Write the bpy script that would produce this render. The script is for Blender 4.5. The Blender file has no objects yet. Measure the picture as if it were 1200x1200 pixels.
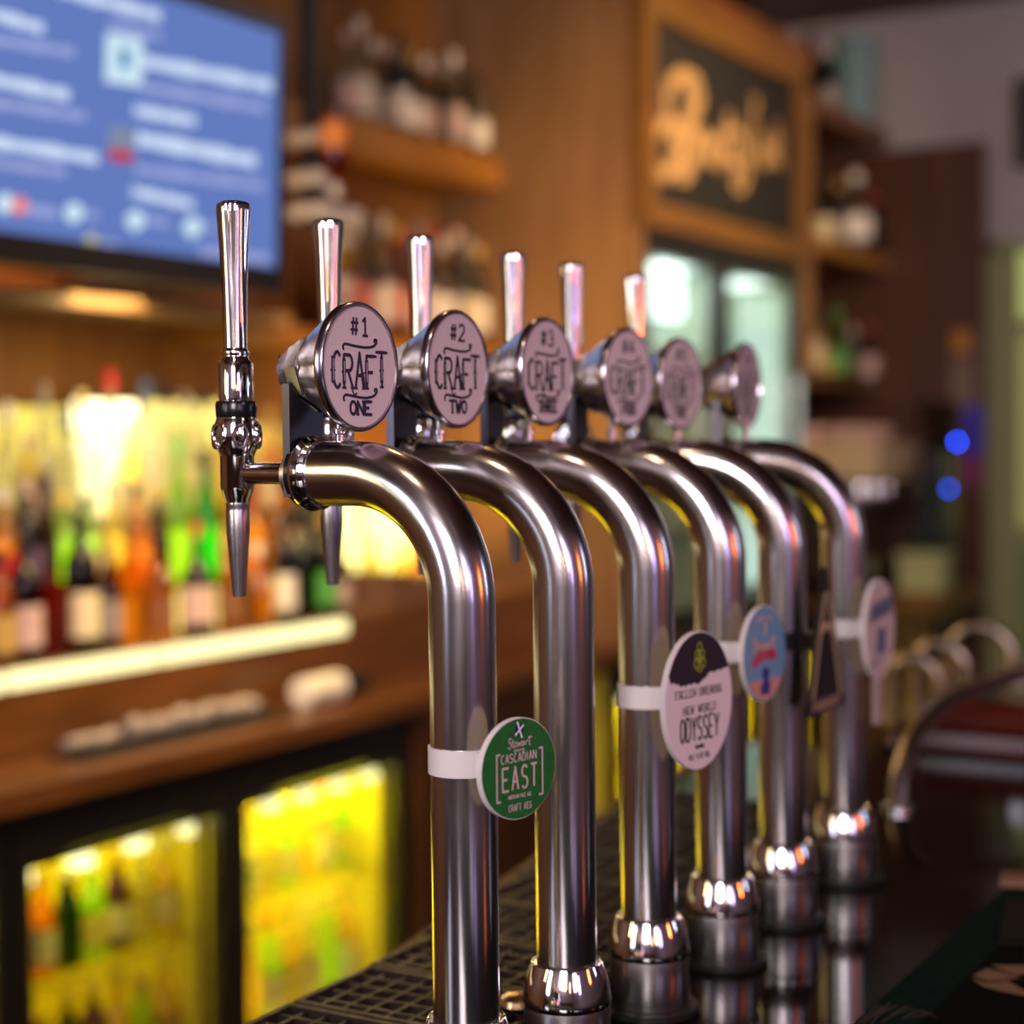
import bpy, bmesh, math, random
from math import sin, cos, pi, radians, tan, atan2, hypot
from mathutils import Matrix, Vector
random.seed(7)
S = bpy.context.scene
COL = S.collection

# ------------------------------------------------------------------ camera
EYE = 1.615
TH, PI_, RO = 0.53077, 0.03934, 0.0096
f_ = Vector((-sin(TH)*cos(PI_), cos(TH)*cos(PI_), -sin(PI_)))
r_ = Vector((cos(TH), sin(TH), 0)); u_ = r_.cross(f_)
R_ = r_*cos(RO)-u_*sin(RO); U_ = r_*sin(RO)+u_*cos(RO)
cd = bpy.data.cameras.new('camera'); cam = bpy.data.objects.new('camera', cd); COL.objects.link(cam)
cam.matrix_world = Matrix((( R_.x,U_.x,-f_.x,0),(R_.y,U_.y,-f_.y,0),(R_.z,U_.z,-f_.z,EYE),(0,0,0,1)))
cd.sensor_fit = 'HORIZONTAL'; cd.sensor_width = 24; cd.lens = 40; cd.clip_start = .05
cd.dof.use_dof = True; cd.dof.focus_distance = 1.305; cd.dof.aperture_fstop = 1.75
S.camera = cam

def seen(px, py, x=None, y=None, z=None):
    """world point on the plane x=, y= or z= that the photograph's pixel measures to"""
    d = f_ + R_*((px-600)/2000) + U_*((600-py)/2000)
    if x is not None: k = x/d.x
    elif y is not None: k = y/d.y
    else: k = (z-EYE)/d.z
    return Vector((d.x*k, d.y*k, EYE+d.z*k))

# ------------------------------------------------------------------ world, exposure, lights
w = bpy.data.worlds.new('world'); S.world = w; w.use_nodes = True
w.node_tree.nodes['Background'].inputs[0].default_value = (.5, .36, .34, 1)
w.node_tree.nodes['Background'].inputs[1].default_value = .02
vs = S.view_settings
vs.view_transform = 'Standard'; vs.look = 'None'; vs.gamma = 1; vs.use_curve_mapping = False; vs.exposure = 0.0
S.cycles.max_bounces = 10; S.cycles.transparent_max_bounces = 24
S.cycles.sample_clamp_indirect = 6

def area(name, loc, to, sx, sy, power, color, spread=None):
    l = bpy.data.lights.new(name, 'AREA'); l.shape = 'RECTANGLE'; l.size = sx; l.size_y = sy
    l.energy = power; l.color = color
    if spread: l.spread = spread
    o = bpy.data.objects.new(name, l); COL.objects.link(o); o.location = loc
    o.rotation_euler = (Vector(to)-Vector(loc)).to_track_quat('-Z', 'Y').to_euler()
    return o
def bulb(name, loc, power, color, rad=.04):
    l = bpy.data.lights.new(name, 'POINT'); l.energy = power; l.color = color; l.shadow_soft_size = rad
    o = bpy.data.objects.new(name, l); COL.objects.link(o); o.location = loc
    return o
# daylight windows of the customer side (behind the photographer)
T_ = (-.67, 1.35, 1.5)
area('window_light', (.6, -2.5, 2.7), T_, 1.15, 1.3, 104, (1, .90, .94))
area('window_light', (2.7, -1.3, 2.5), T_, .8, 1.2, 16, (.95, .78, 1))
# narrower lamps and panes along the customer side
area('warm_lamp', (-1.95, -.45, 1.95), T_, .12, .6, 3.2, (1, .80, .38))
area('pane_light', (-1.87, -1.6, 1.95), T_, .45, 1.1, 12, (.78, .80, 1))
area('gold_lamp', (1.2, -1.2, 1.9), T_, .07, .45, 1.5, (1, .66, .3))
area('violet_light', (2.0, -.05, 1.9), T_, .20, .8, 4.5, (.55, .42, 1))
area('orange_lamp', (1.8, 1.65, 1.85), T_, .20, .5, 5.5, (1, .20, .05))
area('pane_light', (1.45, 2.75, 1.9), T_, .12, .7, 3.0, (.6, .68, 1))
area('reflection_fill', (.3, -1.3, 3.3), (.3, -3.2, 1.9), 2.6, .3, 45, (1, .82, .86))  # added fill on the rear wall, lifts mid-tones mirrored in the steel
bulb('ceiling_bulb', (-1.3, 2.2, 3.1), 5, (1, .6, .28), .06)
bulb('ceiling_bulb', (-.6, .4, 3.1), 10, (1, .72, .5), .06)
# downlights over the back bar and sign
area('downlight', (-1.5, 4.0, 3.5), (-2.5, 5.4, 1.9), .25, .25, 6, (1, .58, .25), radians(70))
area('sign_fill', (-1.0, 5.0, 2.75), (-2.55, 5.95, 2.75), .2, .2, 13, (1, .72, .40), radians(75))  # added fill out of frame, brightens the sign and its script
area('wall_lamp', (-.9, 4.05, 2.15), (-2.7, 5.23, 2.0), .2, .2, 6.5, (1, .62, .3), radians(80))
area('downlight', (-1.3, 6.2, 3.5), (-2.5, 6.4, 2.2), .25, .25, 9, (1, .55, .22))
area('downlight', (-1.75, 2.5, 2.75), (-2.9, 2.9, 1.2), .2, .6, 17, (1, .68, .42), radians(110))
area('far_room_light', (.6, 6.6, 3.3), (-1.6, 8.2, 2.6), .5, .5, 15, (.95, .85, .95))

# ------------------------------------------------------------------ materials
MATS = {}
def mat(name, color, rough=.5, metal=0., emit=None, estr=1., noise=0., nscale=20, stretch=(1,1,1), bump=0., rnoise=0., coat=0., color2=None, spec=None):
    if name in MATS: return MATS[name]
    m = bpy.data.materials.new(name); m.use_nodes = True; nt = m.node_tree
    b = nt.nodes['Principled BSDF']
    b.inputs['Base Color'].default_value = (*color, 1); b.inputs['Roughness'].default_value = rough
    b.inputs['Metallic'].default_value = metal
    if coat: b.inputs['Coat Weight'].default_value = coat; b.inputs['Coat Roughness'].default_value = .08
    if spec is not None: b.inputs['Specular IOR Level'].default_value = spec
    if emit:
        b.inputs['Emission Color'].default_value = (*emit, 1); b.inputs['Emission Strength'].default_value = estr
    if noise or bump or rnoise or color2:
        tc = nt.nodes.new('ShaderNodeTexCoord'); mp = nt.nodes.new('ShaderNodeMapping')
        mp.inputs['Scale'].default_value = stretch
        nz = nt.nodes.new('ShaderNodeTexNoise'); nz.inputs['Scale'].default_value = nscale; nz.inputs['Detail'].default_value = 6
        nt.links.new(tc.outputs['Object'], mp.inputs[0]); nt.links.new(mp.outputs[0], nz.inputs['Vector'])
        if noise or color2:
            mx = nt.nodes.new('ShaderNodeMix'); mx.data_type = 'RGBA'
            c2 = color2 or tuple(max(0, c*(1-noise)) for c in color)
            mx.inputs[6].default_value = (*color, 1); mx.inputs[7].default_value = (*c2, 1)
            cr = nt.nodes.new('ShaderNodeMapRange'); cr.inputs[1].default_value = .35; cr.inputs[2].default_value = .65
            nt.links.new(nz.outputs['Fac'], cr.inputs[0]); nt.links.new(cr.outputs[0], mx.inputs[0])
            nt.links.new(mx.outputs[2], b.inputs['Base Color'])
        if rnoise:
            mr = nt.nodes.new('ShaderNodeMapRange'); mr.inputs[1].default_value = .3; mr.inputs[2].default_value = .7
            mr.inputs[3].default_value = rough; mr.inputs[4].default_value = rough+rnoise
            nt.links.new(nz.outputs['Fac'], mr.inputs[0]); nt.links.new(mr.outputs[0], b.inputs['Roughness'])
        if bump:
            bp = nt.nodes.new('ShaderNodeBump'); bp.inputs['Strength'].default_value = bump; bp.inputs['Distance'].default_value = .002
            nt.links.new(nz.outputs['Fac'], bp.inputs['Height']); nt.links.new(bp.outputs[0], b.inputs['Normal'])
    MATS[name] = m; return m
def glow(name, color, strength=1.):
    if name in MATS: return MATS[name]
    m = bpy.data.materials.new(name); m.use_nodes = True; nt = m.node_tree
    nt.nodes.remove(nt.nodes['Principled BSDF'])
    e = nt.nodes.new('ShaderNodeEmission'); e.inputs[0].default_value = (*color, 1); e.inputs[1].default_value = strength
    nt.links.new(e.outputs[0], nt.nodes['Material Output'].inputs[0])
    MATS[name] = m; return m
def tinted(name, color, gloss=.12, rough=.06, body=.3):
    """thin coloured glass: tinted see-through with a glossy skin"""
    if name in MATS: return MATS[name]
    m = bpy.data.materials.new(name); m.use_nodes = True; nt = m.node_tree
    nt.nodes.remove(nt.nodes['Principled BSDF'])
    t = nt.nodes.new('ShaderNodeBsdfTransparent'); t.inputs[0].default_value = (*color, 1)
    tr = nt.nodes.new('ShaderNodeBsdfTranslucent'); tr.inputs[0].default_value = (*color, 1)
    g = nt.nodes.new('ShaderNodeBsdfGlossy'); g.inputs['Roughness'].default_value = rough
    a = nt.nodes.new('ShaderNodeMixShader'); a.inputs[0].default_value = body
    b = nt.nodes.new('ShaderNodeMixShader'); lw = nt.nodes.new('ShaderNodeLayerWeight'); lw.inputs[0].default_value = .25
    mm = nt.nodes.new('ShaderNodeMath'); mm.operation = 'MULTIPLY_ADD'; mm.inputs[1].default_value = .5; mm.inputs[2].default_value = gloss*.3
    nt.links.new(lw.outputs['Fresnel'], mm.inputs[0]); nt.links.new(mm.outputs[0], b.inputs[0])
    nt.links.new(t.outputs[0], a.inputs[1]); nt.links.new(tr.outputs[0], a.inputs[2])
    nt.links.new(a.outputs[0], b.inputs[1]); nt.links.new(g.outputs[0], b.inputs[2])
    nt.links.new(b.outputs[0], nt.nodes['Material Output'].inputs[0])
    MATS[name] = m; return m

STEEL = mat('brushed_steel', (.70, .66, .66), .17, 1, nscale=45, stretch=(1, 1, .3), rnoise=.045)
CHROME = mat('chrome', (.82, .79, .79), .06, 1, nscale=40, rnoise=.04)
SATIN = mat('satin_steel', (.52, .48, .47), .24, 1, nscale=90, stretch=(1, 1, .1), rnoise=.08)
HOLDER = mat('polished_steel', (.76, .71, .65), .17, 1, nscale=30, rnoise=.08)
BLACKP = mat('black_plastic', (.008, .007, .008), .22)
RUBBER = mat('black_rubber', (.006, .005, .005), .45)
GRID = mat('drip_grid_plastic', (.02, .010, .007), .4, nscale=60, rnoise=.2)
BADGE = mat('badge_print_white', (.80, .62, .64), .45)
RIM = mat('badge_rim_steel', (.5, .43, .5), .2, 1)
PURPLE = mat('purple_ink', (.035, .014, .05), .5)
INKB = mat('black_ink', (.012, .008, .014), .5)
WHITEP = mat('white_plastic', (.78, .70, .70), .35)
BACKC = mat('cream_plastic', (.8, .72, .6), .4)
WOOD = mat('bar_wood', (.17, .06, .014), .35, noise=.5, nscale=5, stretch=(6, .6, 6), bump=.1, coat=.15)
WOODL = mat('light_wood', (.25, .135, .06), .45, color2=(.18, .092, .04), nscale=4, stretch=(4, 4, .5), bump=.1)
WOODO = mat('orange_wood', (.32, .135, .018), .4, color2=(.24, .095, .012), nscale=4, stretch=(5, .6, 5), bump=.1)
WOODD = mat('dark_wood', (.07, .022, .009), .4, noise=.5, nscale=4, stretch=(4, 4, .5), bump=.1)
MAHOG = mat('red_mahogany', (.12, .02, .012), .2, noise=.4, nscale=6, stretch=(.5, 5, 5), coat=.6)
BARTOP = mat('dark_bar_top', (.006, .004, .003), .07, color2=(.011, .006, .004), nscale=6, rnoise=.03, spec=.10)
BLACKM = mat('black_metal', (.01, .009, .009), .35)
WALLW = mat('white_paint', (.42, .38, .40), .7, noise=.06, nscale=3)
CUPB = mat('cupboard_brown', (.085, .028, .014), .45, noise=.25, nscale=3, stretch=(3, 3, .4))

# ------------------------------------------------------------------ mesh helpers
class MB:
    def __init__(s): s.v = []; s.f = []; s.m = []; s.cur = 0; s.M = Matrix()
    def add(s, vs, fs):
        o = len(s.v); s.v += [tuple(s.M @ Vector(p)) for p in vs]; s.f += [tuple(i+o for i in f) for f in fs]; s.m += [s.cur]*len(fs)
        return s
    def box(s, x0, x1, y0, y1, z0, z1):
        return s.add([(x0,y0,z0),(x1,y0,z0),(x1,y1,z0),(x0,y1,z0),(x0,y0,z1),(x1,y0,z1),(x1,y1,z1),(x0,y1,z1)],
                     [(0,3,2,1),(4,5,6,7),(0,1,5,4),(1,2,6,5),(2,3,7,6),(3,0,4,7)])
    def lathe(s, prof, n=32, lobes=None, axis='z', c=(0,0,0), sx=1., sy=1.):
        """prof: (r, h); lobes(h) -> (count, depth)"""
        vs = []; fs = []
        for r, h in prof:
            for k in range(n):
                a = 2*pi*k/n; rr = r
                if lobes:
                    cnt, dep = lobes(h); rr = r*(1-dep*(.5+.5*cos(cnt*a))**2)
                p = (rr*cos(a)*sx, rr*sin(a)*sy, h)
                if axis == 'x': p = (h, rr*cos(a)*sx, rr*sin(a)*sy)
                if axis == 'y': p = (-rr*cos(a)*sx, h, rr*sin(a)*sy)
                vs.append((p[0]+c[0], p[1]+c[1], p[2]+c[2]))
        m = len(prof)
        for j in range(m-1):
            for k in range(n):
                k2 = (k+1) % n
                fs.append((j*n+k, j*n+k2, (j+1)*n+k2, (j+1)*n+k))
        if prof[0][0] > 1e-6: fs.append(tuple(range(n-1, -1, -1)))
        if prof[-1][0] > 1e-6: fs.append(tuple((m-1)*n+k for k in range(n)))
        return s.add(vs, fs)
    def tube(s, pts, r, n=24, caps=True):
        pts = [Vector(p) for p in pts]; vs = []; fs = []
        rs = r if isinstance(r, (list, tuple)) else [r]*len(pts)
        t0 = (pts[1]-pts[0]).normalized(); up = Vector((0, 1, 0)) if abs(t0.y) < .8 else Vector((0, 0, 1))
        for i, p in enumerate(pts):
            t = (pts[min(i+1, len(pts)-1)]-pts[max(i-1, 0)]).normalized()
            a = t.cross(up).normalized(); b = a.cross(t); up = b if False else up
            for k in range(n):
                an = 2*pi*k/n; q = p + a*cos(an)*rs[i] + b*sin(an)*rs[i]; vs.append(tuple(q))
        for j in range(len(pts)-1):
            for k in range(n):
                k2 = (k+1) % n; fs.append((j*n+k, j*n+k2, (j+1)*n+k2, (j+1)*n+k))
        if caps: fs.append(tuple(range(n-1, -1, -1))); fs.append(tuple((len(pts)-1)*n+k for k in range(n)))
        return s.add(vs, fs)
    def prism(s, outline, z0, z1):
        n = len(outline)
        vs = [(x, y, z0) for x, y in outline]+[(x, y, z1) for x, y in outline]
        fs = [tuple(range(n-1, -1, -1)), tuple(range(n, 2*n))]+[(k, (k+1) % n, n+(k+1) % n, n+k) for k in range(n)]
        return s.add(vs, fs)
    def ribbon(s, pts, wd, z=0., cap=True):
        """flat stroke in the local xy plane"""
        z0_ = z
        for (a, b) in zip(pts[:-1], pts[1:]):
            s.q = (getattr(s, 'q', 0)+1) % 30; z = z0_+s.q*3e-6
            dx, dy = b[0]-a[0], b[1]-a[1]; L = hypot(dx, dy) or 1e-9; nx, ny = -dy/L*wd/2, dx/L*wd/2
            s.add([(a[0]-nx, a[1]-ny, z), (b[0]-nx, b[1]-ny, z), (b[0]+nx, b[1]+ny, z), (a[0]+nx, a[1]+ny, z)], [(0,1,2,3)])
        if cap:
            for i, p in enumerate(pts):
                if 0 < i < len(pts)-1:
                    s.add([(p[0]+wd/2*cos(k*pi/4+.39), p[1]+wd/2*sin(k*pi/4+.39), z) for k in range(8)], [tuple(range(8))])
        return s
    def build(s, name, mats, parent=None, smooth=False, loc=None, rotz=None):
        me = bpy.data.meshes.new(name); me.from_pydata(s.v, [], s.f)
        if not isinstance(mats, (list, tuple)): mats = [mats]
        for m in mats: me.materials.append(m)
        if len(mats) > 1: me.polygons.foreach_set('material_index', s.m)
        if smooth:
            me.polygons.foreach_set('use_smooth', [True]*len(me.polygons))
            try: me.set_sharp_from_angle(angle=radians(38))
            except Exception: pass
        me.update()
        o = bpy.data.objects.new(name, me); COL.objects.link(o)
        if parent is not None: o.parent = parent
        if loc is not None: o.location = loc
        if rotz is not None: o.rotation_euler = (0, 0, rotz)
        return o
LABELS = {}
def tag(o, label, cat, group=None, kind=None):
    if label in LABELS: print('DUP LABEL', label)
    LABELS[label] = 1
    o['label'] = label; o['category'] = cat
    if group: o['group'] = group
    if kind: o['kind'] = kind
    return o
def thing(name, label, cat, loc=(0,0,0), rotz=0, group=None):
    o = bpy.data.objects.new(name, None); COL.objects.link(o); o.empty_display_size = .05
    o.location = loc; o.rotation_euler = (0, 0, rotz)
    return tag(o, label, cat, group)
def struct(o): o['kind'] = 'structure'; return o
def face_matrix(origin, yaw=0):
    """local x = reader's right, y = up, z = out of the face; the face looks to +X turned by -yaw"""
    n = Vector((cos(yaw), -sin(yaw), 0)); r = Vector((sin(yaw), cos(yaw), 0)); u = Vector((0, 0, 1))
    return Matrix(((r.x,u.x,n.x,origin[0]),(r.y,u.y,n.y,origin[1]),(r.z,u.z,n.z,origin[2]),(0,0,0,1)))
def ellipse(rx, ry, n=64): return [(rx*cos(2*pi*k/n), ry*sin(2*pi*k/n)) for k in range(n)]

# ------------------------------------------------------------------ stroke lettering
def arc(cx, cy, rx, ry, a0, a1, n=8): return [(cx+rx*cos(radians(a0+(a1-a0)*k/n)), cy+ry*sin(radians(a0+(a1-a0)*k/n))) for k in range(n+1)]
G = {
 'A': [[(0,0),(.5,1),(1,0)],[(.2,.36),(.8,.36)]],
 'B': [[(0,0),(0,1),(.6,1)]+arc(.6,.77,.3,.23,90,-90,5)+[(0,.54)],[(.6,.54)]+arc(.65,.27,.33,.27,90,-90,5)+[(0,0)]],
 'C': [arc(.5,.5,.5,.5,50,310,12)], 'D': [[(0,0),(0,1),(.4,1)]+arc(.4,.5,.6,.5,90,-90,8)+[(0,0)]],
 'E': [[(1,1),(0,1),(0,0),(1,0)],[(0,.5),(.75,.5)]], 'F': [[(1,1),(0,1),(0,0)],[(0,.5),(.75,.5)]],
 'G': [arc(.5,.5,.5,.5,50,330,12)+[(.95,.48),(.55,.48)]], 'H': [[(0,0),(0,1)],[(1,0),(1,1)],[(0,.5),(1,.5)]],
 'I': [[(.5,0),(.5,1)]], 'K': [[(0,0),(0,1)],[(1,1),(0,.42)],[(.3,.6),(1,0)]], 'L': [[(0,1),(0,0),(1,0)]],
 'M': [[(0,0),(0,1),(.5,.3),(1,1),(1,0)]], 'N': [[(0,0),(0,1),(1,0),(1,1)]], 'O': [arc(.5,.5,.5,.5,90,450,16)],
 'P': [[(0,0),(0,1),(.6,1)]+arc(.6,.75,.38,.25,90,-90,6)+[(0,.5)]],
 'R': [[(0,0),(0,1),(.6,1)]+arc(.6,.76,.36,.24,90,-90,6)+[(0,.52)],[(.45,.52),(1,0)]],
 'S': [arc(.5,.75,.45,.25,30,270,9)+arc(.5,.25,.45,.25,90,-150,9)], 'T': [[(0,1),(1,1)],[(.5,1),(.5,0)]],
 'U': [[(0,1),(0,.3)]+arc(.5,.3,.5,.3,180,360,8)+[(1,1)]], 'V': [[(0,1),(.5,0),(1,1)]],
 'W': [[(0,1),(.25,0),(.5,.75),(.75,0),(1,1)]], 'X': [[(0,0),(1,1)],[(0,1),(1,0)]], 'Y': [[(0,1),(.5,.5),(1,1)],[(.5,.5),(.5,0)]],
 '1': [[(.2,.78),(.55,1),(.55,0)],[(.2,0),(.9,0)]], '2': [arc(.5,.72,.42,.28,160,-30,8)+[(0,0),(1,0)]],
 '3': [arc(.45,.75,.42,.25,140,-90,8),arc(.45,.26,.48,.26,90,-150,9)], '4': [[(.7,0),(.7,1),(0,.3),(1,.3)]],
 '5': [[(.9,1),(.15,1),(.1,.55)]+arc(.45,.3,.5,.3,100,-150,9)], '6': [[(.8,1)]+arc(.5,.32,.5,.62,110,180,4)+arc(.5,.3,.48,.3,180,540,14)],
 '#': [[(.25,0),(.4,1)],[(.65,0),(.8,1)],[(0,.3),(.95,.3)],[(.08,.7),(1,.7)]], '%': [[(0,0),(1,1)],arc(.2,.8,.15,.18,0,360,8),arc(.8,.2,.15,.18,0,360,8)],
 '.': [[(.4,0),(.4,.12)]],
}
def text(mb, s, cx, cy, h, cw, gap=.3, wd=.12, z=.0, serif=0., slope=0., bow=0.):
    """centre cx, baseline cy; cw = glyph width; wd = stroke, both in m"""
    n = len(s); adv = cw*(1+gap); x = cx-(n*adv-cw*gap)/2
    for ch in s:
        nw = cw*(.45 if ch in 'I.' else 1)
        if ch != ' ':
            yy = cy+slope*(x-cx) - bow*((x+cw/2-cx)**2)
            for st in G[ch]:
                P = [(x+(p[0]-(.27 if ch in 'I.' else 0))*cw, yy+p[1]*h) for p in st]
                mb.ribbon(P, wd, z)
                if serif:
                    for e, q in ((P[0], st[0]), (P[-1], st[-1])):
                        if abs(q[1]-round(q[1])) < .02 and ch not in 'OCSG': mb.ribbon([(e[0]-serif, e[1]), (e[0]+serif, e[1])], wd*.8, z)
        x += adv*(.6 if ch in 'I.' else 1)
    return mb
def spline(pts, n=8):
    out = []
    P = [pts[0]]+list(pts)+[pts[-1]]
    for i in range(1, len(P)-2):
        for k in range(n):
            t = k/n; a, b, c, d = P[i-1], P[i], P[i+1], P[i+2]
            out.append(tuple(.5*((2*b[j])+(-a[j]+c[j])*t+(2*a[j]-5*b[j]+4*c[j]-d[j])*t*t+(-a[j]+3*b[j]-3*c[j]+d[j])*t**3) for j in range(len(b))))
    out.append(tuple(pts[-1])); return out

# ------------------------------------------------------------------ room shell
CEIL = 3.72
struct(MB().box(-3.6, 3.6, -3.2, 9.5, -.1, 0).build('floor', WOODD))
struct(MB().box(-3.6, 3.6, -3.2, 9.5, CEIL, CEIL+.1).build('ceiling', WOODD))
struct(MB().box(-3.6, -3.38, -3.2, 8.2, 0, CEIL).build('wall_left', mat('back_wall_boards', (.21, .085, .018), .5, color2=(.15, .055, .011), nscale=3, stretch=(3, 5, .4))))
struct(MB().box(3.5, 3.6, -3.2, 9.5, 0, CEIL).build('wall_right', mat('wine_paint', (.30, .21, .26), .6, noise=.2, nscale=2)))
struct(MB().box(-3.6, 3.6, -3.3, -3.2, 0, CEIL).build('wall_back', mat('taupe_paint', (.36, .28, .34), .6, noise=.2, nscale=2)))
struct(MB().box(-3.38, 3.5, -3.2, -3.16, 0, 1.25).build('reflection_trim', WOODD))  # unseen dark wainscot, added to darken reflections low on the columns
FY = 8.25
dl, dr, dt = seen(1157, 290, y=FY).x, seen(1157, 290, y=FY).x+.85, seen(1157, 285, y=FY).z
m = MB(); m.box(-3.6, dl, FY, FY+.1, 0, CEIL); m.box(dr, 3.6, FY, FY+.1, 0, CEIL); m.box(dl, dr, FY, FY+.1, dt, CEIL)
struct(m.build('wall_front', WALLW))
zc = seen(1100, 10, y=FY).z
struct(MB().box(-3.38, 3.5, FY-.14, FY, zc, CEIL).build('trim_1', WOODD))
# door with a lit glazed leaf in the far wall
d = struct(bpy.data.objects.new('door_1', None)); COL.objects.link(d); d.location = (0, 0, 0)
PALEG = mat('pale_green_paint', (.30, .33, .16), .5)
m = MB(); m.box(dl, dl+.06, FY-.03, FY+.06, 0, dt); m.box(dr-.06, dr, FY-.03, FY+.06, 0, dt); m.box(dl, dr, FY-.03, FY+.06, dt-.05, dt); m.build('door_frame', PALEG, d)
MB().box(dl+.06, dl+.15, FY, FY+.04, 0, dt-.05).build('stile', PALEG, d); MB().box(dr-.15, dr-.06, FY, FY+.04, 0, dt-.05).build('stile', PALEG, d)
zz = [0, .25, 1.1, 1.2, seen(1185, 392, y=FY).z, seen(1185, 375, y=FY).z, dt-.05]
for a, b in ((0, 1), (2, 3), (4, 5)): MB().box(dl+.15, dr-.15, FY, FY+.04, zz[a], zz[b]).build('cross_rail', PALEG, d)
MB().box(dl+.15, dr-.15, FY+.015, FY+.03, zz[5], zz[6]).build('pane', glow('pane_lit_top', (.50, .54, .16), .85), d)
MB().box(dl+.15, dr-.15, FY+.015, FY+.03, zz[3], zz[4]).build('pane', glow('pane_lit_mid', (.33, .33, .10), .75), d)
MB().box(dl+.15, dr-.15, FY+.015, FY+.03, zz[1], zz[2]).build('pane', glow('pane_lit_low', (.10, .11, .04), .6), d)
pf = thing('wall_picture', 'dark framed picture on the far white wall above the lit door', 'picture', (seen(1192, 200, y=FY).x, FY, 2.9))
MB().box(0, .5, -.03, 0, 0, .42).build('picture_frame', BLACKM, pf); MB().box(.03, .47, -.035, -.03, .03, .39).build('print', mat('dark_print', (.03, .02, .03), .5), pf)

# ------------------------------------------------------------------ the bar counter
o = tag(MB().prism([(-.945,-.35),(.12,-.35),(.12,2.72),(-1.125,2.72),(-1.105,2.3),(-.945,1.335)],1.055, 1.10).build('bar_counter', BARTOP), 'near black glossy bar top carrying the row of beer fonts', 'bar counter')
o = tag(MB().box(-.92, -.02, -.3, 2.68, 0, 1.055).build('bar_cabinet', WOODD), 'dark wooden cabinet below the glossy bar top', 'bar cabinet')
tag(MB().prism([(-.9465,1.338),(-1.1065,2.302),(-1.1265,2.72),(-1.145,2.72),(-1.125,2.3),(-.953,1.28)],1.05, 1.103).build('bar_edging', mat('edging_wood', (.20, .07, .012), .6, noise=.3, nscale=8, spec=.2)), 'orange brown wood edging along the bartender side of the bar', 'edging')
tag(MB().box(-1.0, .6, 3.02, 5.2, 1.02, 1.06).build('rear_bar_counter', BARTOP), 'dark bar top behind the mahogany rail', 'bar counter')
tag(MB().box(-.95, .55, 3.06, 5.1, 0, 1.02).build('rear_bar_cabinet', WOODD), 'dark wooden cabinet under the bar top behind the rail', 'bar cabinet')

# drip trays: moulded black grids
def tray(y0, i):
    x0, x1, L = -.936-.15*max(0, y0-1.30), -.728, .120
    t = thing('drip_tray', TRAYLAB[i], 'drip tray', (x0, y0, 1.10), 0, 'black grid drip trays behind the fonts')
    MB().box(0, x1-x0, 0, L, .0, .004).build('tray_base', RUBBER, t)
    m = MB(); W = x1-x0
    for a in (0, L-.006): m.box(0, W, a, a+.006, .004, .020)
    for a in (0, W-.006): m.box(a, a+.006, .006, L-.006, .004, .020)
    m.box(-.003, W+.003, -.0015, .0, .006, .013)
    m.build('rim', GRID, t)
    m = MB(); k = 9
    for j in range(1, k): m.box(W*j/k-.0017, W*j/k+.0017, .006, L-.006, .010, .0175)
    for j in range(1, 5): m.box(.006, W-.006, L*j/5-.0017, L*j/5+.0017, .010, .0176)
    m.build('grid', GRID, t)
TRAYLAB = ['black grid drip tray at the bottom edge, nearest the first font',
 'black grid drip tray left of the first font column, second from the picture bottom',
 'black grid drip tray seen between the first and second font columns',
 'black grid drip tray behind the second font column',
 'black grid drip tray between the second and third font columns',
 'black grid drip tray behind the third font column',
 'black grid drip tray behind the white oval pump clip',
 'black grid drip tray behind the fifth font column',
 'black grid drip tray farthest along the row of trays']
for i in range(9): tray(1.2-.125+.125*i, i)

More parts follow.
